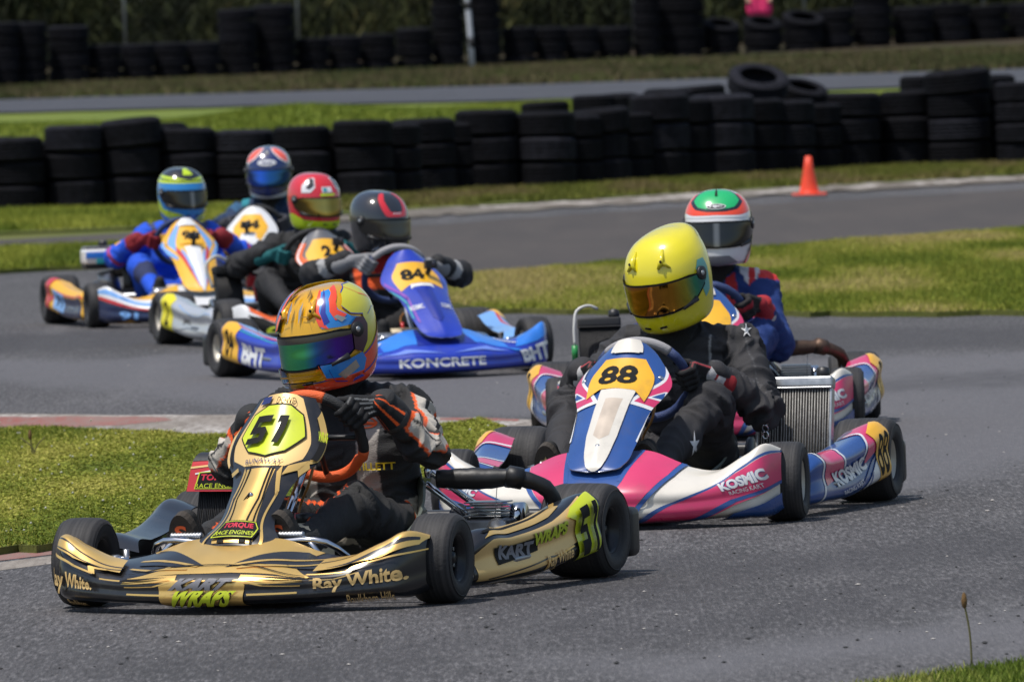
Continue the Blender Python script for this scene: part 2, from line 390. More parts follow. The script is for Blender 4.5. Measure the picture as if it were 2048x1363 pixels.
trk = sheet('track', XS, YS, lambda X, Y: X*0, ASPH, label='grey asphalt race track', kind='structure')
Qt = np.stack([c.ravel() for c in np.meshgrid(XS, YS)], 1)
B1 = [pxpoly(p) for p in ([(1460, 727), (1700, 716), (2048, 700), (2700, 660), (2700, 880), (2048, 930), (1900, 958), (1750, 990), (1640, 1010), (1560, 940)],
      [(-900, 770), (0, 722), (460, 708), (900, 700), (1120, 760), (1300, 836), (600, 838), (400, 800), (0, 756), (-900, 800)], [(1000, 1345), (1650, 1262), (2048, 1238), (2700, 1200), (2700, 1252), (2048, 1290), (1650, 1325), (1350, 1352)])]
L2 = [[(880, 634), (1700, 655), (2100, 650), (2100, 690), (1500, 712), (880, 690)], [(-700, 700), (0, 668), (420, 650), (1100, 640), (1100, 668), (420, 690), (0, 706), (-700, 740)], [(900, 1190), (1500, 1110), (2048, 1060), (2700, 1000), (2700, 1060), (2048, 1120), (1500, 1170), (900, 1240)], [(100, 1290), (700, 1300), (1500, 1205), (2200, 1150), (2200, 1180), (1500, 1250), (700, 1345), (100, 1330)],
      [(1560, 770), (2048, 745), (2700, 700), (2700, 716), (2048, 765), (1560, 792)]]
m1 = band_mask(Qt, B1); m2 = band_mask(Qt, [pxpoly(p) for p in L2], .16, .3)
ca = trk.data.color_attributes.new('Col', 'FLOAT_COLOR', 'POINT'); ca.data.foreach_set('color', np.stack([m1, m2, m1*0, m1*0+1], 1).reshape(-1).astype(np.float32))
n_ = ASPH.node_tree.nodes; l_ = ASPH.node_tree.links; vc = n_.new('ShaderNodeVertexColor'); vc.layer_name = 'Col'; sp_ = n_.new('ShaderNodeSeparateColor'); l_.new(vc.outputs[0], sp_.inputs[0])
src = n_['Principled BSDF'].inputs['Base Color'].links[0].from_socket
def amix(f, a, colr, k):
    mu = n_.new('ShaderNodeMath'); mu.operation = 'MULTIPLY'; mu.inputs[1].default_value = k; l_.new(f, mu.inputs[0]); x = n_.new('ShaderNodeMix'); x.data_type = 'RGBA'; l_.new(mu.outputs[0], x.inputs[0]); l_.new(a, x.inputs[6]); x.inputs[7].default_value = (*colr, 1); return x.outputs[2]
src = amix(sp_.outputs[0], src, (.114, .111, .120), .70); src = amix(sp_.outputs[1], src, (.036, .034, .037), .6); l_.new(src, n_['Principled BSDF'].inputs['Base Color'])
# kerb 1 (thin red and white, far left at kart 51's wheel)
flat('kerb_red_strip', [(-500, 1166), (0, 1121), (110, 1108), (330, 1083), (330, 1070), (110, 1094), (0, 1105), (-500, 1150)], .0016, RED_K, 'faded red kerb strip along the near grass island')
flat('kerb_white_line', [(-500, 1184), (0, 1140), (110, 1126), (330, 1101), (330, 1085), (110, 1110), (0, 1124), (-500, 1169)], .0008, WHITE_K, 'white painted line at the near island edge')
# kerb 2 behind island
top2 = wob([(-500, 826), (0, 834), (300, 836), (600, 838), (900, 842), (1120, 848)], 40, 1.2, 2)
bot2 = wob([(1120, 888), (1000, 884), (900, 884), (420, 886), (200, 874), (0, 864), (-500, 850)], 30, 3, 3)
flat('concrete_apron', top2+bot2, .016, CONC, 'weathered concrete apron behind the kerb', skirt=-.02)
flat('kerb_white_paint', wob([(-500, 829), (0, 836), (420, 837), (900, 843), (1060, 847)], 30, .8, 4)+wob([(1060, 856), (900, 860), (700, 864), (430, 874), (250, 872), (100, 861), (0, 858), (-500, 845)], 25, 2, 5), .0168, WHITE_K, 'worn white kerb paint along the track')
flat('kerb_red_paint', wob([(-500, 833), (0, 841), (200, 840), (330, 842), (345, 848)], 25, 1, 6)+wob([(240, 858), (130, 862), (0, 862), (-500, 847)], 25, 1.5, 7), .0176, RED_K, 'worn red kerb paint on the left')
flat('kerb_red_patch', wob([(880, 843), (960, 843), (1040, 846), (1035, 850), (960, 849), (880, 848)], 25, .5, 8), .0176, RED_K, 'small red kerb patch beside the grass tip')
isl = wob([(-500, 862), (0, 871), (120, 868), (420, 884), (700, 880), (850, 868), (960, 850), (1012, 868), (1000, 895), (930, 935), (700, 1030), (420, 1070), (110, 1100), (0, 1110), (-500, 1155)], 28, 3, 9)
flat('grass_island', isl, .026, G_SOIL, 'near grass island between the two track bends', skirt=-.02)
# smooth lighter asphalt bands
flat('near_verge', wob([(1560, 1415), (1740, 1387), (1850, 1369), (2048, 1340), (2500, 1294), (2600, 1700), (1500, 1700)], 30, 3, 14), .02, G_SOIL, 'near grass verge in the bottom right corner', skirt=-.02)
# infield grass right
inf = wob([(800, 590), (880, 572), (930, 560), (1024, 550), (1250, 532), (1500, 506), (1750, 485), (2048, 463), (2500, 425), (2500, 632), (2048, 632), (1700, 634), (1180, 628), (1000, 628), (900, 616)], 40, 2, 15)
flat('infield_grass', inf, .03, G_SOIL, 'infield grass between the near track and the back straight', skirt=-.02)
lef = wob([(-500, 530), (0, 506), (250, 495), (420, 488), (420, 520), (190, 539), (0, 548), (-500, 580)], 40, 2, 16)
flat('infield_grass', lef, .03, G_SOIL, 'narrow infield grass strip behind the blue kart', skirt=-.02)
# back straight (dusty), kerb and verge to tyre wall
flat('back_track', [(-500, 497), (0, 480), (250, 466), (700, 440), (1150, 411), (1600, 388), (2048, 362), (2500, 336), (2500, 455), (2048, 492), (1500, 540), (900, 600), (420, 530), (0, 540), (-500, 560)], .0008, ASPH_D, 'dusty dark asphalt of the back straight')
flat('back_track_edge', wob([(640, 450), (1150, 414), (1600, 391), (2048, 366), (2500, 340), (2500, 352), (2048, 378), (1600, 404), (1150, 428), (640, 466)], 60, 1.5, 17), .0014, ASPH, 'grey asphalt margin of the back straight')
flat('far_verge', [(-500, 498), (0, 468), (250, 458), (700, 428), (1150, 400), (1600, 376), (2048, 350), (2500, 322), (2500, 200), (2048, 205), (-500, 300)], .012, G_SOIL, 'grass verge under the near tyre wall', skirt=-.02)
flat('far_kerb', wob([(660, 436), (850, 420), (1150, 404), (1400, 388), (1600, 376), (1800, 366), (2048, 352), (2500, 326), (2500, 336), (2048, 364), (1800, 378), (1600, 388), (1400, 402), (1150, 417), (850, 434), (660, 448)], 22, 2.5, 18), .0128, CONCF, 'crumbling white kerb along the back straight')
flat('far_kerb_paint', wob([(960, 414), (1150, 405), (1400, 389), (1600, 378), (1800, 368), (2048, 354), (2500, 328), (2500, 333), (2048, 361), (1800, 374), (1600, 385), (1400, 397), (1150, 413), (960, 420)], 20, 2, 19), .0136, FKW, 'flaking white paint on the far kerb')
# bank and far road
sheet('grass_bank', np.linspace(-14, 14, 70), np.linspace(84, 170, 160), lambda X, Y: terr(X, Y) - np.where(Y < 91+.68*X, .1, 0), G_FAR, .02, label='bright grass bank behind the near tyre wall', kind='structure')
def strip(name, d0, d1, m, off, lab):
    X = np.linspace(-30, 30, 120); vs = []; fs = []; n = 14
    for x in X:
        for j in range(n+1):
            t = j/n; y = (d0(x)*(1-t)+d1(x)*t); vs.append((x, y, float(terr(x, y))+off))
    for i in range(len(X)-1):
        for j in range(n): a = i*(n+1)+j; fs.append((a, a+n+1, a+n+2, a+1))
    me = bpy.data.meshes.new(name); me.from_pydata(vs, [], fs); me.materials.append(m); o = bpy.data.objects.new(name, me); link(o); tag(o, label=lab, kind='structure'); return o
def survey_strip(name, near_, far_, m, off, lab, n=8):
    """sheet lying on the land between two surveyed photo edges"""
    X = np.linspace(-400, 2450, 58); vs = []; fs = []
    for px in X:
        a = onterr(px, float(np.interp(px, *zip(*near_)))); b = onterr(px, float(np.interp(px, *zip(*far_))))
        for j in range(n+1):
            t = j/n; x, y = a[0]*(1-t)+b[0]*t, a[1]*(1-t)+b[1]*t; vs.append((x, y, float(terr(x, y))+off))
    for i in range(len(X)-1):
        for j in range(n): a = i*(n+1)+j; fs.append((a, a+n+1, a+n+2, a+1))
    me = bpy.data.meshes.new(name); me.from_pydata(vs, [], fs); me.materials.append(m); me.polygons.foreach_set('use_smooth', [True]*len(fs)); o = bpy.data.objects.new(name, me); link(o); tag(o, label=lab, kind='structure'); return o
ROAD_T = [(-400, 212), (0, 202), (500, 188), (1024, 173), (1450, 159), (2048, 140), (2450, 128)]
ROAD_B = [(-400, 236), (0, 228), (500, 214), (1024, 203), (1500, 187), (1830, 175), (2048, 167), (2450, 153)]
WALL_B = [(-400, 140), (0, 128), (500, 112), (1024, 98), (1500, 86), (2048, 66), (2450, 54)]
survey_strip('far_road', ROAD_B, ROAD_T, ASPH_F, .05, 'grey far stretch of track behind the grass bank')
survey_strip('dry_verge', [(a, b+.0) for a, b in ROAD_T], WALL_B, G_DRY, .045, 'dry brown verge before the far tyre wall')
# ------------------------------------------------------------------ grass blades
LEAF = colmat('grass_blade', .7, 0, spec=.2)
def blades(name, poly, dens, h, w, cols, label, zf=lambda P_: 0*P_[:, 0]+.026, xlim=None, seed=1, world=False, patch=(.5, 1.6), leaf=False):
    P2 = np.array(poly if world else pxpoly(poly)); lo, hi = P2.min(0), P2.max(0)
    r = np.random.default_rng(seed); n = int((hi-lo).prod()*dens); Q = lo+(hi-lo)*r.random((n, 2))
    if xlim: 
        px = 1024+FPX*Q[:, 0]/Q[:, 1]; Q = Q[(px > xlim[0]) & (px < xlim[1])]
    Q = Q[inpoly(Q, P2)]; nz = val(Q*np.array([1, .25]), patch[0], seed+1)*.6+val(Q*np.array([1, .3]), patch[1]*3, seed+2)*.4
    Q = Q[r.random(len(Q)) < .55+.6*nz]; nz = val(Q*np.array([1, .25]), patch[0], seed+1)*.6+val(Q*np.array([1, .3]), patch[1]*3, seed+2)*.4; n = len(Q)
    a = r.random(n)*2*PI; H = h*(.35+.9*r.random(n))*(.85+.3*nz); lean = (r.random((n, 2))-.5)*1.3
    ww = w*(.6+.8*r.random(n)); z = zf(Q)-.004
    d = np.stack([np.cos(a), np.sin(a)], 1)*ww[:, None]/2
    V = np.empty((n, 3, 3)); V[:, 0, :2] = Q-d; V[:, 1, :2] = Q+d; V[:, 2, :2] = Q+lean*H[:, None]; V[:, 0, 2] = z; V[:, 1, 2] = z; V[:, 2, 2] = z+H
    if leaf:
        c = np.concatenate([Q, (z+H)[:, None]], 1)[:, None]; V = c+(r.random((n, 3, 3))-.5)*np.array([ww.mean()*2.6]*2+[ww.mean()*1.1])
    me = bpy.data.meshes.new(name); me.vertices.add(3*n); me.vertices.foreach_set('co', V.reshape(-1)); me.loops.add(3*n)
    me.loops.foreach_set('vertex_index', np.arange(3*n, dtype=np.int32)); me.polygons.add(n)
    me.polygons.foreach_set('loop_start', np.arange(0, 3*n, 3, dtype=np.int32)); me.polygons.foreach_set('loop_total', np.full(n, 3, np.int32)); me.update(calc_edges=True)
    ca = me.color_attributes.new('Col', 'FLOAT_COLOR', 'POINT'); C3 = np.array(cols)
    mixv = val(Q*np.array([1, .22]), patch[1], seed+5); k = np.clip((mixv*1.5-.25)+(r.random(n)-.5)*.9, 0, .999)*(len(cols)-1); i = k.astype(int); t = (k-i)[:, None]
    c = C3[i]*(1-t)+C3[np.minimum(i+1, len(cols)-1)]*t; c = c*(.7+.6*r.random(n))[:, None]
    c4 = np.concatenate([c, np.ones((n, 1))], 1); ca.data.foreach_set('color', np.repeat(c4, 3, axis=0).reshape(-1).astype(np.float32))
    me.materials.append(LEAF); o = bpy.data.objects.new(name, me); link(o); tag(o, label=label, kind='stuff'); return o
GR = [(.100, .140, .013), (.190, .220, .022), (.275, .290, .040), (.37, .34, .07), (.42, .33, .13)]
blades('grass', isl, 15000, .013, .0075, GR[:4], 'small clover leaves between the grass of the near island', xlim=(-300, 1080), seed=33, patch=(2.0, 3.2), leaf=True)
blades('grass', isl, 11000, .022, .0048, GR[:4], 'clover and grass on the near island', xlim=(-300, 1080), seed=3, patch=(1.3, 2.2))
blades('grass', inf, 6500, .030, .0075, GR, 'mown grass of the infield', xlim=(780, 2350), seed=4, zf=lambda P_: 0*P_[:, 0]+.03, patch=(.8, 1.8))
blades('grass', lef, 3000, .05, .010, GR[:3], 'grass of the narrow infield strip on the left', xlim=(-300, 460), seed=6, zf=lambda P_: 0*P_[:, 0]+.03)
blades('grass', [(1560, 1415), (1740, 1385), (1850, 1367), (2048, 1338), (2500, 1292), (2500, 1480), (1560, 1480)], 15000, .026, .005, [(.1, .15, .015), (.22, .26, .04), (.36, .33, .10), (.2, .24, .03)], 'sunlit grass in the bottom right corner', xlim=(1400, 2350), seed=7, zf=lambda P_: 0*P_[:, 0]+.02)
blades('grass', [(-500, 502), (0, 466), (250, 456), (640, 436), (640, 410), (0, 425), (-500, 440)], 1500, .06, .014, GR[:3], 'grass verge at the foot of the tyre wall on the left', xlim=(-350, 800), seed=8, zf=lambda P_: 0*P_[:, 0]+.012)
blades('grass', wob([(620, 428), (1150, 400), (1600, 375), (2048, 350), (2500, 322), (2500, 290), (2048, 325), (1500, 350), (900, 378), (620, 405)], 40, 2, 1), 1500, .055, .014, [(.09, .10, .015), (.14, .15, .02), (.16, .12, .05)], 'thin verge grass at the foot of the tyre wall on the right', xlim=(600, 2400), seed=9, zf=lambda P_: 0*P_[:, 0]+.012)
bankp = [(-9, 90), (9, 102), (9, 125), (-9, 122)]
blades('grass', bankp, 1100, .065, .020, [(.12, .165, .018), (.18, .22, .025), (.23, .25, .035)], 'bright grass on the bank behind the tyre wall', seed=10, zf=lambda P_: terr(P_[:, 0], P_[:, 1])+.02, world=True, patch=(.4, .8))
vg = [onterr(x, float(np.interp(x, *zip(*ROAD_T))))[:2] for x in np.linspace(-300, 2350, 12)]+[onterr(x, float(np.interp(x, *zip(*WALL_B)))+30)[:2] for x in np.linspace(2350, -300, 12)]
blades('dry_grass', vg, 260, .10, .035, [(.05, .065, .015), (.085, .07, .03), (.12, .09, .05), (.07, .085, .02)], 'rough brown and green grass on the verge before the far tyre wall', seed=12, zf=lambda P_: terr(P_[:, 0], P_[:, 1])+.04, world=True, patch=(.4, .7))
# white clover heads and weeds
mb = MB(); FL = mat('clover_white', (.42, .42, .33), .8); P2 = np.array(pxpoly(isl)); 
cc = rng.random((1500, 2))*(P2.max(0)-P2.min(0))+P2.min(0); cc = cc[inpoly(cc, P2)]
for x, y in cc[:220]:
    px = 1024+FPX*x/y
    if -60 < px < 1060:
        r_ = rng.uniform(.003, .006); z = rng.uniform(.045, .075)
        mb.add([(x+r_, y, z), (x, y+r_, z), (x-r_, y, z), (x, y-r_, z), (x, y, z+r_), (x, y, z-r_)], [(0, 1, 4), (1, 2, 4), (2, 3, 4), (3, 0, 4), (1, 0, 5), (2, 1, 5), (3, 2, 5), (0, 3, 5)], FL)
tag(mb.build('clover_flowers'), label='white clover heads scattered over the near grass island', kind='stuff')
WEED = mat('weed_stem', (.13, .12, .04), .8); WEEDH = mat('weed_head', (.16, .09, .03), .9, bump=.4, bscale=300)
def weed(base, lab, pts, head):
    mb = MB()
    for p in pts: mb.tube(smooth_path(p, 8), .0028, WEED, 5)
    o = mb.build('weed'); o.location = base; tag(o, label=lab, cat='weed')
    mb = MB(); mb.lathe([(0, .001), (.006, .006), (.02, .008), (.036, .005), (.042, .001)], WEEDH, head, 'z', 8)
    mb.build('seed_head', o)
b_ = gnd(1944, 1335); weed(b_, 'single plantain stem with brown seed head standing above the corner grass', [[(0, 0, 0), (-.004, 0, .1), (-.014, 0, .16)]], (-.014, 0, .15))
b_ = gnd(66, 925); weed(b_, 'forked brown grass seed stalk on the left of the island', [[(0, 0, 0), (.005, 0, .05), (-.045, 0, .10)], [(.004, 0, .03), (.02, 0, .07), (.05, 0, .10)], [(0, 0, .02), (-.005, 0, .08), (-.008, 0, .12)]], (-.008, 0, .09))
# loose grit and rubber crumbs on the track
mb = MB(); PEB = mat('pale_grit', (.34, .32, .30), .9); PED = mat('rubber_crumb', (.02, .02, .02), .9)
for k in range(420):
    px, py = rng.uniform(-60, 2110), 650+700*rng.random()**.8; p = gnd(px, py); r_ = rng.uniform(.002, .0048)*(1.6 if rng.random() < .08 else 1); m_ = PEB if rng.random() < .3 else PED
    x, y = p[0], p[1]; e = r_*rng.uniform(1, 2.2)
    mb.add([(x+e, y, r_*.5), (x, y+r_*3, r_*.4), (x-e, y, r_*.5), (x, y-r_*3, r_*.4), (x, y, r_*1.1), (x, y, 0)], [(0, 1, 4), (1, 2, 4), (2, 3, 4), (3, 0, 4), (1, 0, 5), (2, 1, 5), (3, 2, 5), (0, 3, 5)], m_, False)
tag(mb.build('track_debris'), label='rubber crumbs and grit scattered on the asphalt', kind='stuff')
# ------------------------------------------------------------------ tyre walls
def wall_rubber(name, k):
    m = mat(name, (.0080*k, .0081*k, .0110*k), .8, bump=.35, bscale=60, var=.5, vscale=5, spec=.10); return m
RUBS = [wall_rubber('old_rubber_%s' % q, k) for q, k in (('dark', .7), ('mid', 1.), ('pale', 1.7))]
def tyre_mesh(h, R_, m):
    """a worn car tyre lying flat, h high; open bead, bulged sidewall, ribbed tread"""
    o = MB(); H = h/2; t = []
    prof = [(H*.72, R_*.58), (H*.95, R_*.66), (H*1.0, R_*.78), (H*.93, R_*.90), (H*.80, R_*.965)]
    rib = []
    for k in range(5):
        a = H*.62-k*H*.31; rib += [(a+H*.11, R_*1.0), (a-H*.11, R_*1.0), (a-H*.13, R_*.988), (a-H*.17, R_*.988)]
    prof += [(H*.74, R_*.995)]+rib[:-2]+[(-H*.78, R_*.99), (-H*.80, R_*.965), (-H*.93, R_*.90), (-H, R_*.78), (-H*.95, R_*.66), (-H*.72, R_*.58)]
    prof += [(-H*.5, R_*.80), (-H*.2, R_*.9), (H*.2, R_*.9), (H*.5, R_*.80)]
    o.lathe(prof, m, (0, 0, 0), 'z', 36, closed=True)
    me = o.build('worn_tyre').data; ob = [x for x in bpy.data.objects if x.data == me][0]; bpy.data.objects.remove(ob); return me
TM = [tyre_mesh(1., 1., m) for m in RUBS]
ORD = 'bottom second third fourth fifth sixth top'.split()
NUM = 'first second third fourth fifth sixth seventh eighth ninth tenth eleventh twelfth thirteenth fourteenth fifteenth sixteenth seventeenth eighteenth nineteenth twentieth'.split()
NUM += ['twenty-'+q for q in NUM[:9]]+['thirtieth']+['thirty-'+q for q in NUM[:9]]
def put_tyre(x, y, z, h, r_, label, tilt=(0, 0), grp=None, i=0):
    o = bpy.data.objects.new('worn_tyre', TM[i % 3]); o.location = (x, y, z); o.scale = (r_, r_, h)
    o.rotation_mode = 'ZYX'; o.rotation_euler = (tilt[0], tilt[1], rng.uniform(0, 6)); link(o); tag(o, label=label, cat='tyre', group=grp); return o
near = [(30, 114, 278, 3, 0), (148, 114, 253, 3, 0), (265, 112, 240, 3, 1), (376, 117, 258, 3, 0), (493, 115, 262, 3, 0), (609, 113, 255, 3, 0), (728, 120, 243, 3, 0), (850, 130, 240, 3, 0),
        (978, 124, 222, 3, 0), (1098, 115, 226, 3, 0), (1208, 108, 220, 3, 1), (1322, 120, 190, 3, 0), (1449, 132, 192, 3, 0), (1574, 122, 203, 3, 0), (1700, 130, 188, 3, 0), (1818, 105, 184, 3, 0), (1925, 124, 142, 4, 2), (2052, 110, 166, 4, 0), (2170, 118, 170, 4, 0), (-88, 116, 270, 3, 0), (-204, 116, 268, 3, 0), (-320, 116, 272, 3, 0), (2290, 118, 160, 4, 0)]
def stack_name(cx, cs, w):
    vis = sorted(c for c in cs if -25 < c < 2090)
    if cx in vis: return 'the %s stack from the left of the %s' % (NUM[vis.index(cx)], w)
    out = sorted((c for c in cs if c <= -25), reverse=True) if cx < 0 else sorted(c for c in cs if c >= 2090)
    return 'the %s stack past the %s edge of the %s' % (NUM[out.index(cx)], 'left' if cx < 0 else 'right', w)
def basey(x): return float(np.interp(x, [-400, -150, 0, 440, 700, 900, 1100, 1260, 1500, 1765, 2048, 2300], [438, 430, 424, 406, 400, 384, 377, 367, 354, 337, 330, 324]))
for k, (cx, wpx, ty, n, fl) in enumerate(sorted(near)):
    by = basey(cx); g = gnd(cx, by); s = FPX/g[1]; r0 = wpx/s/2*1.01; H = (by-ty)/s; h = H/n
    for i in range(n):
        rr = r0*rng.uniform(.985, 1.02); hh = h; tl = (rng.normal(0, .012), rng.normal(0, .012))
        if i == n-1 and fl: rr *= 1.08; tl = (.03, -.07)
        lv = 'top' if i == n-1 else ORD[i]
        put_tyre(g[0]+rng.normal(0, .008), g[1]+r0+rng.normal(0, .01), .012+(i+.5)*h, hh, rr, '%s tyre in %s' % (lv, stack_name(cx, [q[0] for q in near], 'near tyre wall')), tl, 'tyres stacked in the near wall', int(rng.integers(0, 2.3)+.5*0) if rng.random() < .8 else 2)
    g2 = (g[0]+r0*.95, g[1]+r0*2.75)
    for i in range(3): put_tyre(g2[0], g2[1], .012+(i+.5)*H*.31, H*.31, r0*.98, '%s tyre behind %s' % (('bottom', 'middle', 'top')[i], stack_name(cx, [q[0] for q in near], 'near wall')), (0, 0), 'tyres in the second row', 0)
for j, (cx, ty, w_) in enumerate([(1090, 204, 100), (1190, 190, 96), (1345, 178, 120), (1395, 172, 118), (1845, 152, 95), (1235, 188, 90)]):
    D = atdist(cx, ty, 92.3+.62*(cx-1260)/207*.68+.9); zt = D[2]; n = 4
    for i in range(n):
        h = zt/n; put_tyre(D[0], D[1]+.15, (i+.5)*h, h, w_/200/2, '%s tyre of the %s part-hidden stack topping the near wall second row' % ('top' if i == n-1 else ORD[i], NUM[j]), (rng.normal(0, .03), rng.normal(0, .03)), 'tyres in the second row', 0)
p_ = atdist(1516, 166, 91.9); put_tyre(p_[0], p_[1], p_[2], .20, .31, 'loose tyre lying tilted on top of the near wall above the cone', (.42, .14), None, 2)
p_ = atdist(1606, 187, 92.4); put_tyre(p_[0], p_[1], p_[2], .19, .25, 'loose smaller tyre slumped beside the tilted one on top of the near wall', (.30, .22), None, 1)
# far wall
far = [(-192, 66, 84, 3), (-126, 66, 86, 3), (2138, 78, 4, 4), (2216, 78, 6, 4), (-60, 62, 48, 5), (8, 62, 45, 5), (60, 66, 45, 5), (138, 80, 52, 4), (208, 66, 90, 3), (275, 66, 88, 3), (340, 68, 86, 3), (405, 68, 84, 3), (476, 74, 18, 6), (551, 80, 10, 6), (626, 66, 76, 3), (690, 64, 72, 3), (755, 70, 68, 3), (830, 72, 56, 3), (899, 62, -20, 6), (970, 66, -22, 6),
       (1041, 66, 54, 3), (1103, 62, 54, 3), (1165, 68, 54, 3), (1230, 70, 54, 3), (1296, 52, -24, 6), (1362, 98, -25, 6), (1445, 72, 44, 3), (1528, 74, 40, 3), (1610, 80, 30, 3), (1676, 66, 18, 4), (1748, 74, -20, 5), (1830, 78, 14, 4), (1905, 76, 8, 4), (1980, 76, 10, 4), (2060, 78, 6, 4)]
def fbase(x): return float(np.interp(x, [-250, 0, 400, 700, 1000, 1250, 1600, 2048], [180, 170, 160, 150, 141, 133, 121, 104]))
FD = []
for k, (cx, wpx, ty, n) in enumerate(far):
    g = atdist(cx, fbase(cx), 171+(cx-1024)*.006); z0 = g[2]; s = FPX/g[1]; r0 = wpx/s/2*1.05; H = (fbase(cx)-ty)/s; h = H/n
    for i in range(n):
        tl = (rng.normal(0, .015), rng.normal(0, .015))
        if i == n-1 and cx in (1445, 1528, 1610): tl = (.32, .12)
        put_tyre(g[0], g[1]+r0, z0+(i+.5)*h, h, r0*rng.uniform(.98, 1.02), '%s tyre in %s' % ('top' if i == n-1 else ORD[i], stack_name(cx, [q[0] for q in far], 'far tyre wall')), tl, 'tyres stacked in the far wall', 0 if rng.random() < .7 else 1)
    FD.append((g[0], g[1], z0))
print('far base z', [(round(a, 1), round(b, 1), round(c, 2), round(float(terr(a, b)), 2)) for a, b, c in FD[::5]])
# ------------------------------------------------------------------ background: scrub, fence, post, spectator, cone
REED = colmat('scrub_leaf', .8, 0, spec=.1)
def foliage(name, label, box, n, leaf, cols, kind='stuff', cat=None, seed=2, parent=None):
    r = np.random.default_rng(seed); (x0, x1), (y0, y1), (z0, z1) = box
    Q = np.stack([r.uniform(x0, x1, n), r.uniform(y0, y1, n)], 1); z = z0+(z1-z0)*r.random(n)
    a = r.uniform(0, 2*PI, n); L = leaf*(.5+r.random(n)); zz = z+terr(Q[:, 0], Q[:, 1])
    d = np.stack([np.cos(a), np.sin(a), 0*a], 1); up = np.stack([r.normal(0, .45, n), r.normal(0, .3, n), np.ones(n)], 1)
    C0 = np.concatenate([Q, zz[:, None]], 1); V = np.empty((n, 4, 3)); V[:, 0] = C0; V[:, 1] = C0+up*L[:, None]*.5+d*L[:, None]*.14; V[:, 2] = C0+up*L[:, None]; V[:, 3] = C0+up*L[:, None]*.5-d*L[:, None]*.14
    me = bpy.data.meshes.new(name); me.vertices.add(4*n); me.vertices.foreach_set('co', V.reshape(-1)); me.loops.add(4*n); me.loops.foreach_set('vertex_index', np.arange(4*n, dtype=np.int32))
    me.polygons.add(n); me.polygons.foreach_set('loop_start', np.arange(0, 4*n, 4, dtype=np.int32)); me.polygons.foreach_set('loop_total', np.full(n, 4, np.int32)); me.update(calc_edges=True)
    ca = me.color_attributes.new('Col', 'FLOAT_COLOR', 'POINT'); cl = val(Q*np.array([1, .1]), .9, seed)*.6+.4*val(np.stack([Q[:, 0], z], 1), 1.7, seed+1)
    k = np.clip(cl*1.3-.15+(r.random(n)-.5)*.5, 0, .999)*(len(cols)-1); i = k.astype(int); C3 = np.array(cols); t = (k-i)[:, None]
    c = (C3[i]*(1-t)+C3[np.minimum(i+1, len(cols)-1)]*t)*(.6+.8*r.random(n))[:, None]
    ca.data.foreach_set('color', np.repeat(np.concatenate([c, np.ones((n, 1))], 1), 4, axis=0).reshape(-1).astype(np.float32))
    me.materials.append(REED); o = bpy.data.objects.new(name, me); link(o, parent); tag(o, label=label, kind=kind, cat=cat); return o
foliage('scrub', 'dense dark scrub and tall grass beyond the far tyre wall', ((-16, 16), (180, 186), (-.2, 3.2)), 80000, .26, [(.014, .017, .010), (.032, .038, .016), (.055, .062, .022), (.085, .075, .030)])
BACK = mat('hill_scrub', (.018, .022, .012), 1, var=.4, vscale=.8)
sheet('far_hill', np.linspace(-60, 60, 40), np.linspace(186, 230, 20), lambda X, Y: terr(X, Y)+np.clip((Y-186)/6, 0, 1)*4+.4*np.sin(X*.7)+.5*np.sin(X*.31+Y*.2), BACK, label='dark scrub covered hillside closing the view', kind='structure')
GALV = mat('galvanised_steel', (.30, .32, .34), .5, .7); PAINTW = mat('post_white', (.62, .64, .68), .6, bump=.2, var=.15)
DRK_W = mat('weathered_wire', (.10, .11, .10), .7, .3)
f0 = empty('wire_fence', (0, 178, float(terr(0, 178))), label='tall chain wire fence with thin steel posts behind the far tyre wall', cat='fence')
for px in (250, 596, 925, 1268, 1610, 1968):
    p = atdist(px, 60, 178); mb = MB(); mb.lathe([(-.2, .001), (-.2, .03), (2.9, .03), (2.92, .001)], GALV, axis='z', n=10)
    mb.build('post', f0, loc=(p[0], 0, float(terr(p[0], 178))-float(terr(0, 178))))
mb = MB()
for i in range(90):
    a = -9+i*.2; mb.tube([(a, 0, .1), (a+1.3, .01, 1.4), (a+2.6, 0, 2.7)], .0016, DRK_W, 4); mb.tube([(a+2.6, 0, .1), (a+1.3, .01, 1.4), (a, 0, 2.7)], .0016, DRK_W, 4)
mb.build('wire_mesh', f0)
p0 = atdist(945, 141, 169.6); zz = float(terr(p0[0], p0[1])); mb = MB()
mb.tube([(0, 0, -.1), (-.02, 0, .7), (-.06, 0, 1.5), (-.09, 0, 2.1)], .048, PAINTW, 12)
o = mb.build('marker_post'); o.location = (p0[0], p0[1], p0[2]); o.rotation_euler = (0, 0, 0); tag(o, label='slender leaning white painted post in front of the far tyre wall', cat='post')
mb = MB(); BLKP = mat('post_black', (.02, .02, .022), .7)
for a, b in ((.42, .62), (1.15, 1.3)): mb.tube([(-.02-(a-.7)*.05, 0, a), (-.02-(b-.7)*.05, 0, b)], .052, BLKP, 12)
mb.build('dark_band', o)
ORN = mat('cone_orange', (.80, .062, .02), .45, var=.12, vscale=14)
c_ = gnd(1619, 396); mb = MB(); k = .345/.37
mb.lathe([(0, .001), (0, .098), (.02, .098), (.03, .088), (.035, .086), (.12, .067), (.25, .042), (.345, .026), (.345, .018), (.33, .016), (.2, .03)], ORN, axis='z', n=28)
o = mb.build('traffic_cone'); o.location = (c_[0], c_[1], .026); tag(o, label='bright orange traffic cone on the white kerb before the tyre wall', cat='cone')
mb = MB(); mb.box((0, 0, .009), (.30, .30, .018), ORN, bev=.006); mb.build('base', o)

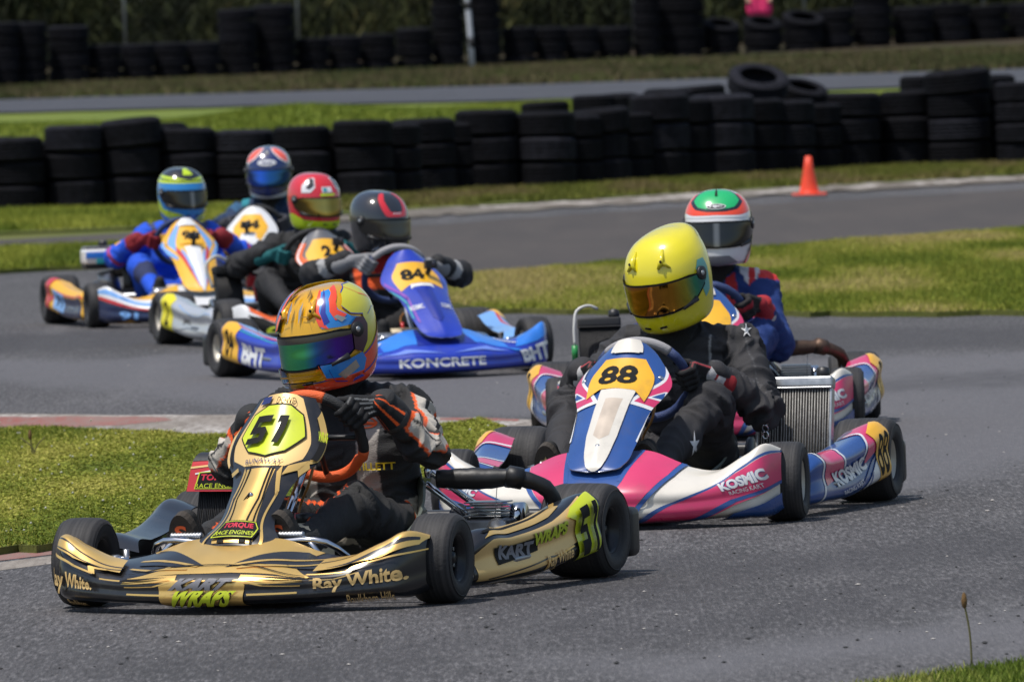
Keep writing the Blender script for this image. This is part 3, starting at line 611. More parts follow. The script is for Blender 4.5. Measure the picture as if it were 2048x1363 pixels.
# ------------------------------------------------------------------ paints
BLACK = mat('gloss_black', (.012, .012, .014), .28, coat=.5, var=.12, vscale=9); MBLACK = mat('plastic_black', (.018, .018, .02), .45, bump=.08)
GOLD = mat('gold_chrome_wrap', (.82, .53, .17), .28, .62, var=.06, vscale=6); GOLDM = mat('gold_satin_wrap', (.80, .54, .22), .42, .35)
LIME = mat('lime_plate', (.58, .66, .02), .3, coat=.4); LIME2 = mat('lime_letters', (.50, .58, .02), .4)
SILV = mat('silver_letters', (.20, .20, .22), .5, .0, spec=.3); NAVYT = mat('navy_letters', (.02, .03, .13), .4); REDT = mat('red_letters', (.62, .02, .05), .4)
CREAM = mat('cream_white_plastic', (.66, .62, .55), .3, coat=.4, var=.08, vscale=7); WHITE = mat('white_vinyl', (.72, .72, .73), .32, coat=.4)
PINK = mat('magenta_vinyl', (.62, .040, .135), .28, coat=.5, var=.08, vscale=5); BLUE = mat('kart_blue_vinyl', (.022, .075, .27), .26, coat=.5, var=.10, vscale=5)
YEL = mat('number_yellow', (.80, .42, .02), .35, coat=.4, var=.04); INK = mat('ink_black', (.010, .010, .010), .6, spec=.15)
RBLUE = mat('royal_blue_vinyl', (.018, .045, .42), .25, coat=.6, var=.15, vscale=4); SKYB = mat('sky_blue_vinyl', (.03, .20, .70), .25, coat=.6, var=.15, vscale=4); DBLUE = mat('deep_blue_vinyl', (.012, .025, .26), .25, coat=.6)
NAVY = mat('navy_vinyl', (.02, .03, .09), .3, coat=.4); REDV = mat('red_vinyl', (.55, .03, .035), .3, coat=.4); ORV = mat('orange_vinyl', (.80, .13, .02), .3, coat=.4); GREYV = mat('grey_vinyl', (.12, .12, .13), .35, coat=.3)
LBLUE = mat('light_blue_vinyl', (.18, .38, .75), .3, coat=.4); TEALV = mat('teal_vinyl', (.03, .3, .35), .3)
CHROME = mat('chrome', (.62, .63, .66), .14, 1.0); STEEL = mat('brushed_steel', (.35, .36, .38), .35, .9, var=.2); ALU = mat('radiator_aluminium', (.44, .45, .46), .36, .8, var=.15, vscale=30)
RUB = mat('slick_rubber', (.026, .0255, .028), .66, bump=.15, bscale=90, var=.30, vscale=12, spec=.4); RUBW = mat('slick_shoulder', (.030, .029, .030), .7, var=.25, vscale=20)
MAG = mat('magnesium_rim', (.50, .46, .39), .42, .45, var=.12); RIMB = mat('black_rim', (.02, .02, .022), .35, .3); DARK = mat('dark_metal', (.03, .03, .032), .5, .5)
TANK = mat('fuel_tank_plastic', (.62, .52, .36), .4, var=.12, vscale=10); SEATM = mat('seat_fibreglass', (.16, .18, .15), .35, var=.2, vscale=14); FIN = mat('radiator_core', (.03, .028, .026), .7, .4, bump=.6, bscale=200)
FINL = mat('radiator_fins', (.30, .29, .275), .5, .2, var=.25, vscale=60); ORL = mat('orange_leather', (.80, .12, .02), .55, bump=.5, bscale=300); BLU_G = mat('blue_grip', (.02, .04, .13), .6, bump=.4, bscale=300); GRY_G = mat('grey_suede', (.33, .32, .33), .85, bump=.4, bscale=300); BLK_G = mat('black_grip', (.015, .015, .016), .6, bump=.5, bscale=300)
HOSE = mat('black_hose', (.010, .010, .011), .48, bump=.15, bscale=30); RUST = mat('header_metal', (.11, .07, .05), .5, .7, var=.4); TRAY = mat('floor_tray', (.10, .10, .11), .4, .6)
def streaks(m, c1, c2):
    n = m.node_tree.nodes; l = m.node_tree.links; tc = n['Texture Coordinate']; mp = n.new('ShaderNodeMapping'); mp.inputs['Scale'].default_value = (1.2, 70, 1.2); l.new(tc.outputs['Object'], mp.inputs[0])
    z = n.new('ShaderNodeTexNoise'); z.inputs['Scale'].default_value = 2.2; z.inputs['Detail'].default_value = 5; l.new(mp.outputs[0], z.inputs['Vector']); r = n.new('ShaderNodeMapRange'); r.inputs[1].default_value = .4; r.inputs[2].default_value = .68; l.new(z.outputs[0], r.inputs[0])
    x = n.new('ShaderNodeMix'); x.data_type = 'RGBA'; l.new(r.outputs[0], x.inputs[0]); x.inputs[6].default_value = (*c1, 1); x.inputs[7].default_value = (*c2, 1); l.new(x.outputs[2], n['Principled BSDF'].inputs['Base Color'])
streaks(RUB, (.019, .0185, .020), (.046, .044, .045))
def plate(pts, c, sx, sy): return [(c[0]+x*sx, c[1]+y*sy) for x, y in pts]
OCT = [(-.46, .38), (-.2, .5), (.25, .5), (.46, .36), (.5, -.02), (.28, -.36), (.02, -.5), (-.3, -.36), (-.5, -.02)]
# ------------------------------------------------------------------ kart parts (kart frame: x forward, y to the kart's left, z up)
def bumper(zs=1., fx=0., base=BLACK, edge=None, wing=1.):
    st = {0: [(.84, .024), (.905, .032), (.932, .072), (.915, .110), (.83, .158), (.69, .200)],
          .15: [(.83, .024), (.895, .032), (.922, .072), (.905, .110), (.82, .155), (.69, .198)],
          .28: [(.79, .026), (.855, .034), (.882, .072), (.868, .104), (.80, .134), (.70, .158)],
          .38: [(.75, .026), (.815, .036), (.842, .078), (.828, .112), (.775, .140), (.70, .148)],
          .48: [(.70, .028), (.765, .038), (.792, .088), (.782, .140), (.745, .182), (.69, .180)],
          .545: [(.67, .034), (.72, .044), (.742, .098), (.735, .158), (.705, .208), (.65, .200)],
          .575: [(.62, .05), (.655, .06), (.668, .11), (.665, .165), (.645, .195), (.60, .180)]}
    ks = sorted(st); uk = [-k for k in ks[::-1] if k]+ks; ctrl = []
    for u in uk:
        a = abs(u); w = wing if a > .4 else 1.; z_ = zs if a < .2 else zs
        ctrl.append([(x+fx, u, z*z_*w if z > .06 else z) for x, z in st[a]])
    return Panel(uk, [0, .07, .28, .52, .74, 1], ctrl, 96, 40, base, edge, .004, MBLACK)
def pod(side, base=BLACK, edge=None, zs=1., rear_out=.70, thick=.004):
    """side pod; u runs left to right as seen from outside (metres), v bottom to top"""
    st = [(-.35, .0), (-.31, 1), (-.15, 1), (.05, 1), (.22, 1), (.335, 1), (.37, 0)]
    yo = {-.35: .585, -.31: .605, -.15: .630, .05: .660, .22: .685, .335: rear_out+.002, .37: rear_out+.007}   # by distance behind front wheel (d)
    zt = {-.35: .16, -.31: .185, -.15: .19, .05: .205, .22: .235, .335: .262, .37: .262}
    ctrl = []; uk = []
    for d, _ in st:
        x = -d; o = yo[d]; t = zt[d]*zs
        b0 = .045+.05*max(0, d)/.37; row = [(x, side*(o-.035), b0-.010), (x, side*(o-.006), b0), (x, side*o, b0+(t-b0)*.5), (x, side*(o-.006), b0+(t-b0)*.90), (x, side*(o-.035), t), (x, side*(o-.12), t*.90)]
        ctrl.append(row); uk.append(d*side if side > 0 else -d)
    if side < 0: ctrl = ctrl[::-1]; uk = [-d for d, _ in st][::-1]
    return Panel(uk, [0, .08, .42, .76, .86, 1], ctrl, 48, 36, base, edge, thick, MBLACK)
def nassau(style, base, edge, dx=0.):
    """front number panel standing in front of the steering wheel"""
    if style == 'narrow':   # flared foot, waisted, wide head
        rows = [(0, .745, .185, .150, .02), (.04, .735, .20, .145, .03), (.15, .675, .245, .098, .035), (.35, .585, .315, .086, .035), (.55, .50, .385, .105, .04), (.68, .445, .435, .145, .05), (.80, .395, .49, .148, .05), (.92, .345, .555, .118, .045), (1, .31, .60, .088, .03)]
    else:                    # rounded tongue foot, broad wings
        rows = [(0, .872, .192, .022, .0), (.03, .868, .200, .066, .004), (.10, .845, .224, .094, .02), (.25, .775, .28, .110, .035), (.40, .69, .340, .116, .045), (.55, .60, .40, .126, .05), (.66, .53, .442, .149, .06), (.78, .465, .485, .160, .065), (.90, .395, .54, .120, .05), (.97, .35, .582, .078, .04), (1, .335, .598, .052, .03)]
    uk = [-1, -.8, -.5, -.2, 0, .2, .5, .8, 1]; vk = [r_[0] for r_ in rows]
    ctrl = []
    for u in uk:
        col = []
        for v, x, z, w, b in rows:
            ridge = .012*math.exp(-(u/.25)**2)*math.sin(min(1, v*1.4)*PI) if style != 'narrow' else .006*math.exp(-(u/.4)**2)
            k = b*(1-u*u)+ridge-b
            col.append((x+dx+k*.85, u*w, z+k*.5))
        ctrl.append(col)
    return Panel(uk, vk, ctrl, 40, 56, base, edge, .004, MBLACK)
def wheel(parent, x, y, front, rim, steer=0):
    hw, R_ = (.066, .130) if front else (.102, .141); mb = MB(); sg = 1 if y > 0 else -1; rr = .066
    w = hw*.82
    mb.lathe([(-w, rr+.006), (-w, rr), (-w*.85, rr-.002), (-w*.8, rr-.008), (w*.45, rr-.010), (w*.45, .036), (w*.55, .034), (w*.55, .018), (w*.8, .016), (w*.82, .001)], rim, n=36)
    mb.lathe([(w, rr+.006), (w, rr), (w*.85, rr-.002), (w*.8, rr-.008), (w*.5, rr-.010)], rim, n=36)
    for k in range(6):
        a = k*PI/3; mb.box((.047*math.cos(a), w*.47, .047*math.sin(a)), (.012, .006, .012), STEEL, bev=.002)
    mb.lathe([(-w, .001), (-w, .02), (w*.4, .02), (w*.4, .001)], DARK, n=16)
    if sg < 0:
        mb.v = [(a, -b, c) for a, b, c in mb.v]
    o = mb.build('wheel', parent, loc=(x, y, R_), rot=(0, rng.uniform(0, 6), steer)); t = MB()
    t.lathe([(-w*.98, rr), (-hw*.93, rr+.012), (-hw, R_*.72), (-hw*.98, R_*.84), (-hw*.88, R_*.945), (-hw*.66, R_*.988), (0, R_), (hw*.66, R_*.988), (hw*.88, R_*.945), (hw*.98, R_*.84), (hw, R_*.72), (hw*.93, rr+.012), (w*.98, rr), (0, rr-.006)], RUB, n=56, closed=True)
    t.lathe([(hw*.99, R_*.855), (hw*1.005, R_*.85), (hw*1.005, R_*.835), (hw*.99, R_*.83)], RUBW, n=56); t.lathe([(-hw*.99, R_*.855), (-hw*1.005, R_*.85), (-hw*1.005, R_*.835), (-hw*.99, R_*.83)], RUBW, n=56)
    t.build('tyre', o); return o
def radiator(parent, c, w, h, yaw, cap=True, cover=None, metal=ALU):
    rot = Matrix.Rotation(yaw, 4, 'Z') @ Matrix.Rotation(R(-14), 4, 'Y'); mb = MB()
    mb.box((0, 0, h/2), (.035, w*.94, h), FIN)
    n = 26
    for i in range(n):
        y = -w*.46+w*.92*i/(n-1); x0 = .0185
        mb.tube([(x0, y+rng.normal(0, .0008), .005), (x0, y+rng.normal(0, .0010), h*.5), (x0, y, h-.004)], .0021, FINL if metal is not DARK else metal, 5)
    for s in (-1, 1): mb.box((0, s*w*.485, h/2), (.042, w*.035, h), metal, bev=.003)
    o = mb.build('radiator', parent); o.matrix_basis = Matrix.Translation(c) @ rot
    t = MB(); t.box((0, 0, h+.021), (.055, w*1.02, .040), metal, bev=.010); t.tube([(.024, y, h+.001) for y in np.linspace(-w*.5, w*.5, 60)], [.0035+.0015*(i % 2) for i in range(60)], metal, 6); t.build('header_tank', o); t = MB(); t.box((0, 0, -.015), (.05, w, .03), metal, bev=.008); t.build('lower_tank', o)
    if cap:
        t = MB(); t.lathe([(h+.04, .001), (h+.04, .019), (h+.048, .023), (h+.07, .022), (h+.074, .012), (h+.078, .001)], MBLACK, (0, w*.36, 0), 'z', 14); t.build('cap', o)
    if cover: cover(o, w, h)
    return o
def steering(parent, c, rimcols, R_=.155):
    n = Vector((-.86, 0, .5)); e2 = Vector((0, 1, 0)); e1 = n.cross(e2)*-1   # e1 points up the wheel
    if e1.z < 0: e1 = -e1
    C_ = Vector(c); col = MB(); tip = Vector((.52, 0, .06)); col.tube([C_+n*-.02, C_*.5+tip*.5, tip], .011, CHROME, 12); col.tube([C_+n*.012, C_+n*-.05], .024, DARK, 14)
    for a in (PI*.5, PI*1.5, PI*1.0):
        q = C_+(e1*math.cos(a)+e2*math.sin(a))*R_*.93; col.tube([C_, q], .009, DARK, 8)
    base = col.build('steering_column', parent)
    for a0, a1, m in rimcols:       # angle 0 = top, clockwise seen from the front = towards kart left
        t = MB(); pts = []
        for k in range(25):
            a = R(a0+(a1-a0)*k/24); rr = R_*(.93+.07*abs(math.cos(a))**.5) if math.cos(a) > -.5 else R_*.93
            pts.append(C_+(e1*math.cos(a)+e2*math.sin(a))*rr)
        t.tube(pts, .0165, m, 14); t.build('steering_wheel_grip', base)
    return C_, n, e1, e2
def seat(parent, m=SEATM):
    uk = [-1, -.6, -.2, .2, .6, 1]; vk = [0, .25, .45, .7, 1]; C_ = []
    for u in uk:
        a = abs(u); s = 1 if u > 0 else -1
        C_.append([(.05-.02*a, u*.17, .06+.07*a**3), (-.12, u*.20, .045+.13*a**3), (-.30+.09*a**2, u*.205, .08+.15*a**3), (-.40+.15*a**2, u*.20, .24+.05*a**2), (-.47+.16*a**2, u*.17, .42-.10*a**2)])
    Panel(uk, vk, C_, 24, 24, m, SEATM, .007, m).build('seat', parent)
def kart(name, x, y, yaw, label, spec):
    g = gnd(x, y); yw = R(yaw)-math.atan2(g[0], g[1]); h = np.array([-math.sin(yw), -math.cos(yw), 0]); o3 = g-h*.52
    K = empty(name, (o3[0], o3[1], .0), math.atan2(h[1], h[0]), label=label, cat='go-kart', group='racing karts on the bend')
    st = spec.get('steer', 0)
    for s in (1, -1):
        wheel(K, .52, s*.56, True, spec['rim'], R(st)); wheel(K, -.52, s*.605, False, spec['rim'])
    fr = MB()
    def tb(p, r_=.015, m=None, n=10, k=16): fr.tube(smooth_path(p, k), r_, m or spec.get('frame', STEEL), n)
    for s in (1, -1):
        tb([(.70, s*.16, .06), (.45, s*.20, .06), (.2, s*.27, .06), (-.2, s*.30, .06), (-.62, s*.31, .06)]); tb([(.52, s*.18, .07), (.52, s*.44, .12)])
        tb([(.28, s*.28, .06), (.27, s*.5, .07), (.2, s*.60, .09), (-.1, s*.62, .1), (-.28, s*.5, .08), (-.3, s*.3, .06)], .010)
    tb([(.70, -.16, .06), (.72, 0, .06), (.70, .16, .06)]); tb([(-.2, -.3, .06), (-.2, .3, .06)]); tb([(.3, -.25, .06), (.3, .25, .06)]); fr.build('chassis_frame', K)
    ax = MB(); ax.tube([(-.52, -.58, .141), (-.52, .58, .141)], .0205, STEEL, 14); ax.lathe([(-.006, .001), (-.006, .085), (.006, .085), (.006, .001)], DARK, (-.52, .2, .141), 'y', 28); ax.lathe([(-.004, .001), (-.004, .09), (.004, .09), (.004, .001)], DARK, (-.52, -.1, .141), 'y', 28); ax.build('rear_axle', K)
    for s in (1, -1):
        ax = MB()
        ax.tube([(.52, s*.42, .13), (.52, s*.53, .13)], .016, CHROME, 12); ax.tube([(.52, s*.43, .09), (.52, s*.43, .165)], .010, STEEL, 12); ax.tube([(.46, s*.43, .13), (.42, s*.1, .12)], .006, CHROME, 8)
        ax.lathe([(s*.42-.012, .001), (s*.42-.012, .020), (s*.42+.012, .020), (s*.42+.012, .001)], STEEL, (.52, .045*s, .13), 'y', 18)
        ax.build('stub_axle', K)
    t = MB(); t.box((.24, 0, .043), (.86, .40, .004), TRAY); t.build('floor_tray', K)
    bb = MB()
    for s in (1, -1):
        bb.tube(smooth_path([(.60, s*.14, .16), (.66, s*.2, .20), (.68, s*.24, .165), (.60, s*.26, .07)], 14), .009, CHROME, 10)
    bb.tube(smooth_path([(.62, -.30, .13), (.66, -.27, .185), (.675, -.1, .19), (.675, .1, .19), (.66, .27, .185), (.60, .33, .12)], 20), .0095, CHROME, 10)
    bb.build('bumper_bar', K)
    for s, fy in ((1, .12), (-1, -.20)):
        p = MB(); p.tube([(.60, fy, .07), (.60, fy, .19), (.60, fy, .21)], .007, STEEL, 8)
        p.tube([(.60, fy-.05+.1*i/20, .205) for i in range(21)], [.010+.003*(i % 2) for i in range(21)], DARK if spec.get('bp') else STEEL, 10); p.build('pedal', K)
    tk = MB(); tk.box((.36, 0, .14), (.20, .26, .17), TANK, bev=.035); tank = tk.build('fuel_tank', K)
    tk = MB(); tk.lathe([(.225, .001), (.225, .03), (.25, .032), (.255, .001)], MBLACK, (.32, .06, 0), 'z', 16)
    for dy in (-.02, .02): tk.tube(smooth_path([(.30, dy, .22), (.27, dy, .27), (.30, dy+.04, .33), (.25, dy+.05, .42)], 12), .0045, mat('fuel_line', (.35, .16, .04), .3), 8); tk.tube([(.30, dy, .22), (.29, dy, .25)], .009, REDV, 8)
    tk.build('fuel_lines', tank)
    seat(K)
    rb = MB(); rb.box((-.72, 0, .145), (.07, .90, .10), MBLACK, bev=.02)
    for s in (1, -1): rb.box((-.740, s*.555, .122), (.085, .26, .150), MBLACK, bev=.025); rb.tube([(-.72, s*.2, .13), (-.5, s*.28, .07)], .012, STEEL, 8)
    rb.build('rear_bumper', K)
    es = spec.get('eng', 1); en = MB(); c0 = (-.37, es*.37, .13)
    en.box(c0, (.15, .13, .13), mat('engine_alloy', (.30, .30, .31), .4, .8, var=.2, vscale=30), bev=.015)
    for i in range(5): en.box((c0[0]+.03, c0[1], c0[2]+.07+i*.010), (.11-.004*i, .12, .004), STEEL, bev=.001)
    en.tube(smooth_path([(-.28, es*.42, .17), (-.24, es*.44, .15), (-.22, es*.5, .13)], 8), .03, STEEL, 12); en.lathe([(0, .001), (0, .045), (.03, .045), (.03, .001)], CHROME, (-.40, es*.43, .19), 'y', 20)
    en.build('engine', K)
    if spec.get('pipe'):
        s = es; pm = spec['pipe']; p = MB()
        pts = smooth_path([(-.26, s*.24, .315), (-.29, s*.38, .312), (-.32, s*.49, .308), (-.36, s*.555, .270), (-.39, s*.560, .215), (-.40, s*.50, .172), (-.38, s*.38, .160)], 34)
        rr = [.024+.009*math.exp(-((i-6)/5)**2)+.0012*math.sin(i*2.2) for i in range(34)]
        p.tube(pts, rr, pm, 18); a = p.build('exhaust_pipe', K)
        p = MB(); p.tube([pts[12]+np.array([0, 0, .0])-np.array([.0, 0, 0]), pts[12]+np.array([.01, 0, .004]), pts[14]], .033, pm, 18)
        for q in (10, 19): p.tube([pts[q], (pts[q][0]+.02, pts[q][1]-.01*s, .16)], .0012, STEEL, 4)
        p.build('clamp', a)
    if spec.get('strut', True):
        p = MB()
        for s in ((es,) if spec.get('onestrut') else (1, -1)):
            p.tube([(-.30, s*.19, .345), (-.50, s*.34, .17)], .011, CHROME, 10); p.tube([(-.27, s*.20, .30), (-.42, s*.35, .13)], .011, CHROME, 10); p.lathe([(0, .001), (0, .02), (.012, .02), (.012, .001)], CHROME, (-.29, s*.195, .335), 'y', 12)
        p.build('seat_strut', K)
    return K
def action_camera(K, u, v, pn):
    p, n = pn.ev(np.array([[u, v]])); p = p[0]; n = n[0]; mb = MB(); mb.tube([p, p+n*.03], .012, MBLACK, 10); mb.box(tuple(p+n*.045+np.array([0, 0, .01])), (.03, .06, .042), MBLACK, bev=.005)
    mb.lathe([(0, .001), (0, .012), (.006, .011), (.007, .001)], mat('lens_glass', (.02, .02, .03), .05, coat=1), tuple(p+n*.045+np.array([.015, .012, .015])), 'x', 14); mb.build('action_camera', K)
# ------------------------------------------------------------------ people
def fuse(bones, voxel, k=.012, folds=0., joints=(), colf=None, seed=0, iters=3):
    """bones: (name, p0, r0, p1, r1) -> one continuous skin (points, faces, colours)"""
    bm = bmesh.new()
    for nm, p0, r0, p1, r1 in bones:
        p0 = Vector(p0); p1 = Vector(p1); L = (p1-p0).length; n = max(1, int(L/(min(r0, r1)*.5)))
        for i in range(n+1):
            t = i/n; bmesh.ops.create_icosphere(bm, subdivisions=2, radius=r0*(1-t)+r1*t, matrix=Matrix.Translation(p0.lerp(p1, t)))
    me = bpy.data.meshes.new('tmp'); bm.to_mesh(me); bm.free(); o = bpy.data.objects.new('tmp', me); S.collection.objects.link(o)
    md = o.modifiers.new('r', 'REMESH'); md.mode = 'VOXEL'; md.voxel_size = voxel
    dg = bpy.context.evaluated_depsgraph_get(); ev = o.evaluated_get(dg); m2 = ev.to_mesh()
    n = len(m2.vertices); V = np.empty(n*3); m2.vertices.foreach_get('co', V); V = V.reshape(-1, 3)
    F = [tuple(p.vertices) for p in m2.polygons]; ev.to_mesh_clear(); bpy.data.objects.remove(o); bpy.data.meshes.remove(me)
    A = np.array([b[1] for b in bones], float); B = np.array([b[3] for b in bones], float); ra = np.array([b[2] for b in bones]); rb = np.array([b[4] for b in bones])
    AB = B-A; L2 = (AB**2).sum(1)+1e-9
    def field(Q):
        t = np.clip(((Q[:, None]-A)*AB).sum(2)/L2, 0, 1); d = np.linalg.norm(Q[:, None]-(A+AB*t[..., None]), axis=2)-(ra+(rb-ra)*t)
        m = d.min(1, keepdims=True); return (m[:, 0]-k*np.log(np.exp(-(d-m)/k).sum(1))), d, t
    def grad(Q):
        e = .0015; g = np.stack([field(Q+np.eye(3)[i]*e)[0]-field(Q-np.eye(3)[i]*e)[0] for i in range(3)], 1)
        return g/(np.linalg.norm(g, axis=1, keepdims=True)+1e-9)
    for _ in range(iters):
        f = field(V)[0]; V = V-grad(V)*np.clip(f, -.01, .01)[:, None]
    f, d, t = field(V); near = d.argmin(1); tn = t[np.arange(len(V)), near]; N = grad(V); V0 = V.copy()
    if folds > 0:
        J = np.array(joints); q = np.exp(-(np.linalg.norm(V[:, None]-J, axis=2)/.11)**2).max(1)
        w = np.empty(len(V)); w2 = np.empty(len(V)); T = AB/np.sqrt(L2)[:, None]
        for i, v in enumerate(V):
            ax = T[near[i]]; s = float(v@ax); p = Vector(v-ax*s)*5.5+Vector(ax)*s*19+Vector((seed*3.1, 0, 0))
            a = noise.noise(p+Vector((noise.noise(Vector(v)*7), noise.noise(Vector(v)*7+Vector((5, 5, 5))), 0))*1.6)
            w[i] = 1-abs(a)*2.6; w2[i] = noise.noise(Vector(v)*9+Vector((0, seed, 0)))
        w = np.clip(w, -.6, 1)
        isf = np.array([0. if b[0] in ('head', 'neck') else 1. for b in bones])[near]
        V = V+N*(((w-.35)*folds*(.35+1.5*q)+w2*folds*.9)*isf)[:, None]
    C = np.ones((len(V), 4))
    if colf:
        T = AB/np.sqrt(L2)[:, None]; up = np.tile([0, 0, 1.], (len(T), 1)); up[np.abs(T[:, 2]) > .92] = [1, 0, 0]
        for ib, bb_ in enumerate(bones):
            if bb_[0][1:4] == 'arm': up[ib] = [.55, 1. if bb_[0][-1] == 'L' else -1., .25]
        e1 = up-T*(up*T).sum(1)[:, None]; e1 /= np.linalg.norm(e1, axis=1)[:, None]; e2 = np.cross(T, e1)
        rel = V0-(A[near]+AB[near]*tn[:, None]); ang = np.degrees(np.arctan2((rel*e2[near]).sum(1), (rel*e1[near]).sum(1)))
        nm = np.array([b[0] for b in bones])[near]; C[:, :3] = colf(nm, tn, ang, V0)
    return V, F, C
def skin_obj(name, vfc, m, parent=None, loc=None, rot=None):
    V, F, C = vfc; me = bpy.data.meshes.new(name); me.from_pydata(V.tolist(), [], F); me.materials.append(m); me.polygons.foreach_set('use_smooth', [True]*len(F))
    ca = me.color_attributes.new('Col', 'FLOAT_COLOR', 'POINT'); ca.data.foreach_set('color', C.reshape(-1).astype(np.float32)); me.update()
    o = bpy.data.objects.new(name, me); link(o, parent)
    if loc is not None: o.location = loc
    if rot is not None: o.rotation_euler = rot
    return o
# helmet: horizontal sections (v, z, front, back, half width)
HS = [(0, -.138, .080, .078, .085), (.05, -.148, .112, .095, .100), (.13, -.138, .146, .110, .114), (.22, -.112, .162, .118, .122), (.34, -.066, .163, .130, .130), (.48, -.012, .152, .147, .1345), (.60, .032, .141, .155, .1335),
      (.72, .074, .122, .152, .124), (.83, .110, .092, .132, .102), (.91, .132, .062, .100, .073), (.965, .143, .034, .058, .040), (1, .146, .001, .001, .001)]
def helmet_func(sc=1., off=0., spoiler=0.):
    def f(us, vs):
        H = np.array(HS); z, Fr, Bk, Wd = [hermite(H[:, 0], H[:, i:i+1], vs)[:, 0] for i in (1, 2, 3, 4)]
        U, _ = np.meshgrid(us, vs); a = np.radians(U); c, s_ = np.cos(a), np.sin(a)
        ex = .92; cx = np.sign(c)*np.abs(c)**ex; sy = np.sign(s_)*np.abs(s_)**ex
        X = np.where(c > 0, Fr[:, None]*cx, Bk[:, None]*cx); Y = Wd[:, None]*sy; Z = np.tile(z[:, None], (1, len(us)))
        ch = np.exp(-((vs-.12)/.12)**2)[:, None]*np.clip(c, 0, 1)**4; X = X*(1+.05*ch)
        Z = Z-.020*np.clip(-c, 0, 1)*(1-vs[:, None])**2*-1
        if spoiler: X = X-spoiler*np.exp(-((vs[:, None]-.80)/.07)**2)*np.clip(-c, 0, 1)**2; Z = Z+spoiler*.6*np.exp(-((vs[:, None]-.84)/.06)**2)*np.clip(-c, 0, 1)**1.5
        Pn = np.stack([X, Y, Z], -1)*sc
        if off:
            n = Pn/np.linalg.norm(Pn, axis=2, keepdims=True); Pn = Pn+n*off
        return Pn
    return f
def visor_mat(name, cols, rough=.06, metal=1.):
    m = mat(name, cols[0][1], rough, metal, coat=.6); n = m.node_tree.nodes; l = m.node_tree.links
    tc = n['Texture Coordinate']; sp = n.new('ShaderNodeSeparateXYZ'); l.new(tc.outputs['Generated'], sp.inputs[0])
    r = n.new('ShaderNodeValToRGB'); r.color_ramp.elements[0].position = cols[0][0]; r.color_ramp.elements[0].color = (*cols[0][1], 1)
    r.color_ramp.elements[1].position = cols[-1][0]; r.color_ramp.elements[1].color = (*cols[-1][1], 1)
    for p, c in cols[1:-1]:
        e = r.color_ramp.elements.new(p); e.color = (*c, 1)
    l.new(sp.outputs[1], r.inputs[0]); l.new(r.outputs[0], n['Principled BSDF'].inputs['Base Color']); return m
def helmet(parent, c, rz, ry, rx, base, paint=None, visor=None, strip=None, sc=1., vent=None, spoiler=.0, vlo=.345, vhi=.575, vparts='horn', pivot=None):
    sh = Panel([-180, 180], [0, 1], None, 96, 56, base, thick=0, func=helmet_func(sc, 0, spoiler), wrap=True)
    vent = vent or MBLACK
    sh.poly([(-84, vlo+.09), (-62, vlo-.005), (-30, vlo-.025), (0, vlo-.03), (30, vlo-.025), (62, vlo-.005), (84, vlo+.09), (86, vhi-.03), (60, vhi+.01), (0, vhi+.02), (-60, vhi+.01), (-86, vhi-.03)], INK, 12)
    if paint: paint(sh)
    Mx = Matrix.Translation(c) @ Matrix.Rotation(R(rz), 4, 'Z') @ Matrix.Rotation(R(ry), 4, 'Y') @ Matrix.Rotation(R(rx), 4, 'X')
    h = sh.build('helmet', parent, rotm=Mx)
    # visor: shaped shell over the eye port
    def vf(us, vs):
        U, T = np.meshgrid(us, vs); a = np.abs(U)/88
        lo = np.interp(a, [0, .35, .7, .9, 1], [vlo-.012, vlo-.005, vlo+.015, vlo+.085, vlo+.13]); hi = np.interp(a, [0, .6, .9, 1], [vhi, vhi-.005, vhi-.03, vhi-.07])
        Q = np.stack([U.ravel(), (lo+(hi-lo)*T).ravel()], 1); p, n = sh.ev(Q); return (p+n*.0062).reshape(len(vs), len(us), 3)
    vs_ = Panel([-88, 88], [0, 1], None, 56, 12, visor, thick=.002, func=vf, edge=MBLACK, inner=MBLACK)
    if strip: vs_.poly([(-90, .80), (90, .80), (90, 1.1), (-90, 1.1)], strip)
    vs_.build('visor', h)
    mb = MB()
    def at(u, v, off=0.):
        p, n = sh.ev(np.array([[u, v]])); return p[0]+n[0]*off, n[0]
    for s in (-1, 1):
        mb = MB(); p, n = at(s*82, vlo+.195, .004)
        mb.tube([p-n*.002, p+n*.006, p+n*.0065], [.024, .023, .001], pivot or MBLACK, 20); mb.tube([p+n*.006, p+n*.0085, p+n*.009], [.009, .008, .001], ALU, 12)
        mb.build('visor_pivot', h); mb = MB(); p, n = at(s*66, vlo+.02, .006); p2, _ = at(s*44, vlo-.015, .006); mb.tube([p, (p+p2)/2, p2], [.011, .008, .005], MBLACK, 10)
        mb.build('visor_tab', h)
    if vparts:
        for s in (-1, 1):          # forehead intakes
            mb = MB()
            p, n = at(s*24, .755, .0); q, _ = at(s*30, .86, .002); w, _ = at(s*17, .71, .003); w2, _ = at(s*36, .70, .002)
            mb.tube([w, p+n*.010, q], [.0035, .011, .004], base if vparts == 'horn' else MBLACK, 10); mb.tube([w2, p+n*.009, q], [.0035, .009, .003], base if vparts == 'horn' else MBLACK, 10); mb.tube([p+n*.012, p+n*.022], [.006, .004], INK, 8); mb.build('vent', h)
    for s in (-1, 1):              # chin slots
        mb = MB(); a, n = at(s*7, .215, .002); b, _ = at(s*17, .22, .002); mb.tube([a, b], .0035, INK, 8); mb.build('chin_slot', h)
    mb = MB(); tr = [at(u, .02, .001)[0] for u in np.linspace(-176, 176, 50)]; mb.tube(tr, .006, MBLACK, 8, closed=True)
    mb.build('edge_trim', h)
    nd = Vector(c); return h, sh, Mx
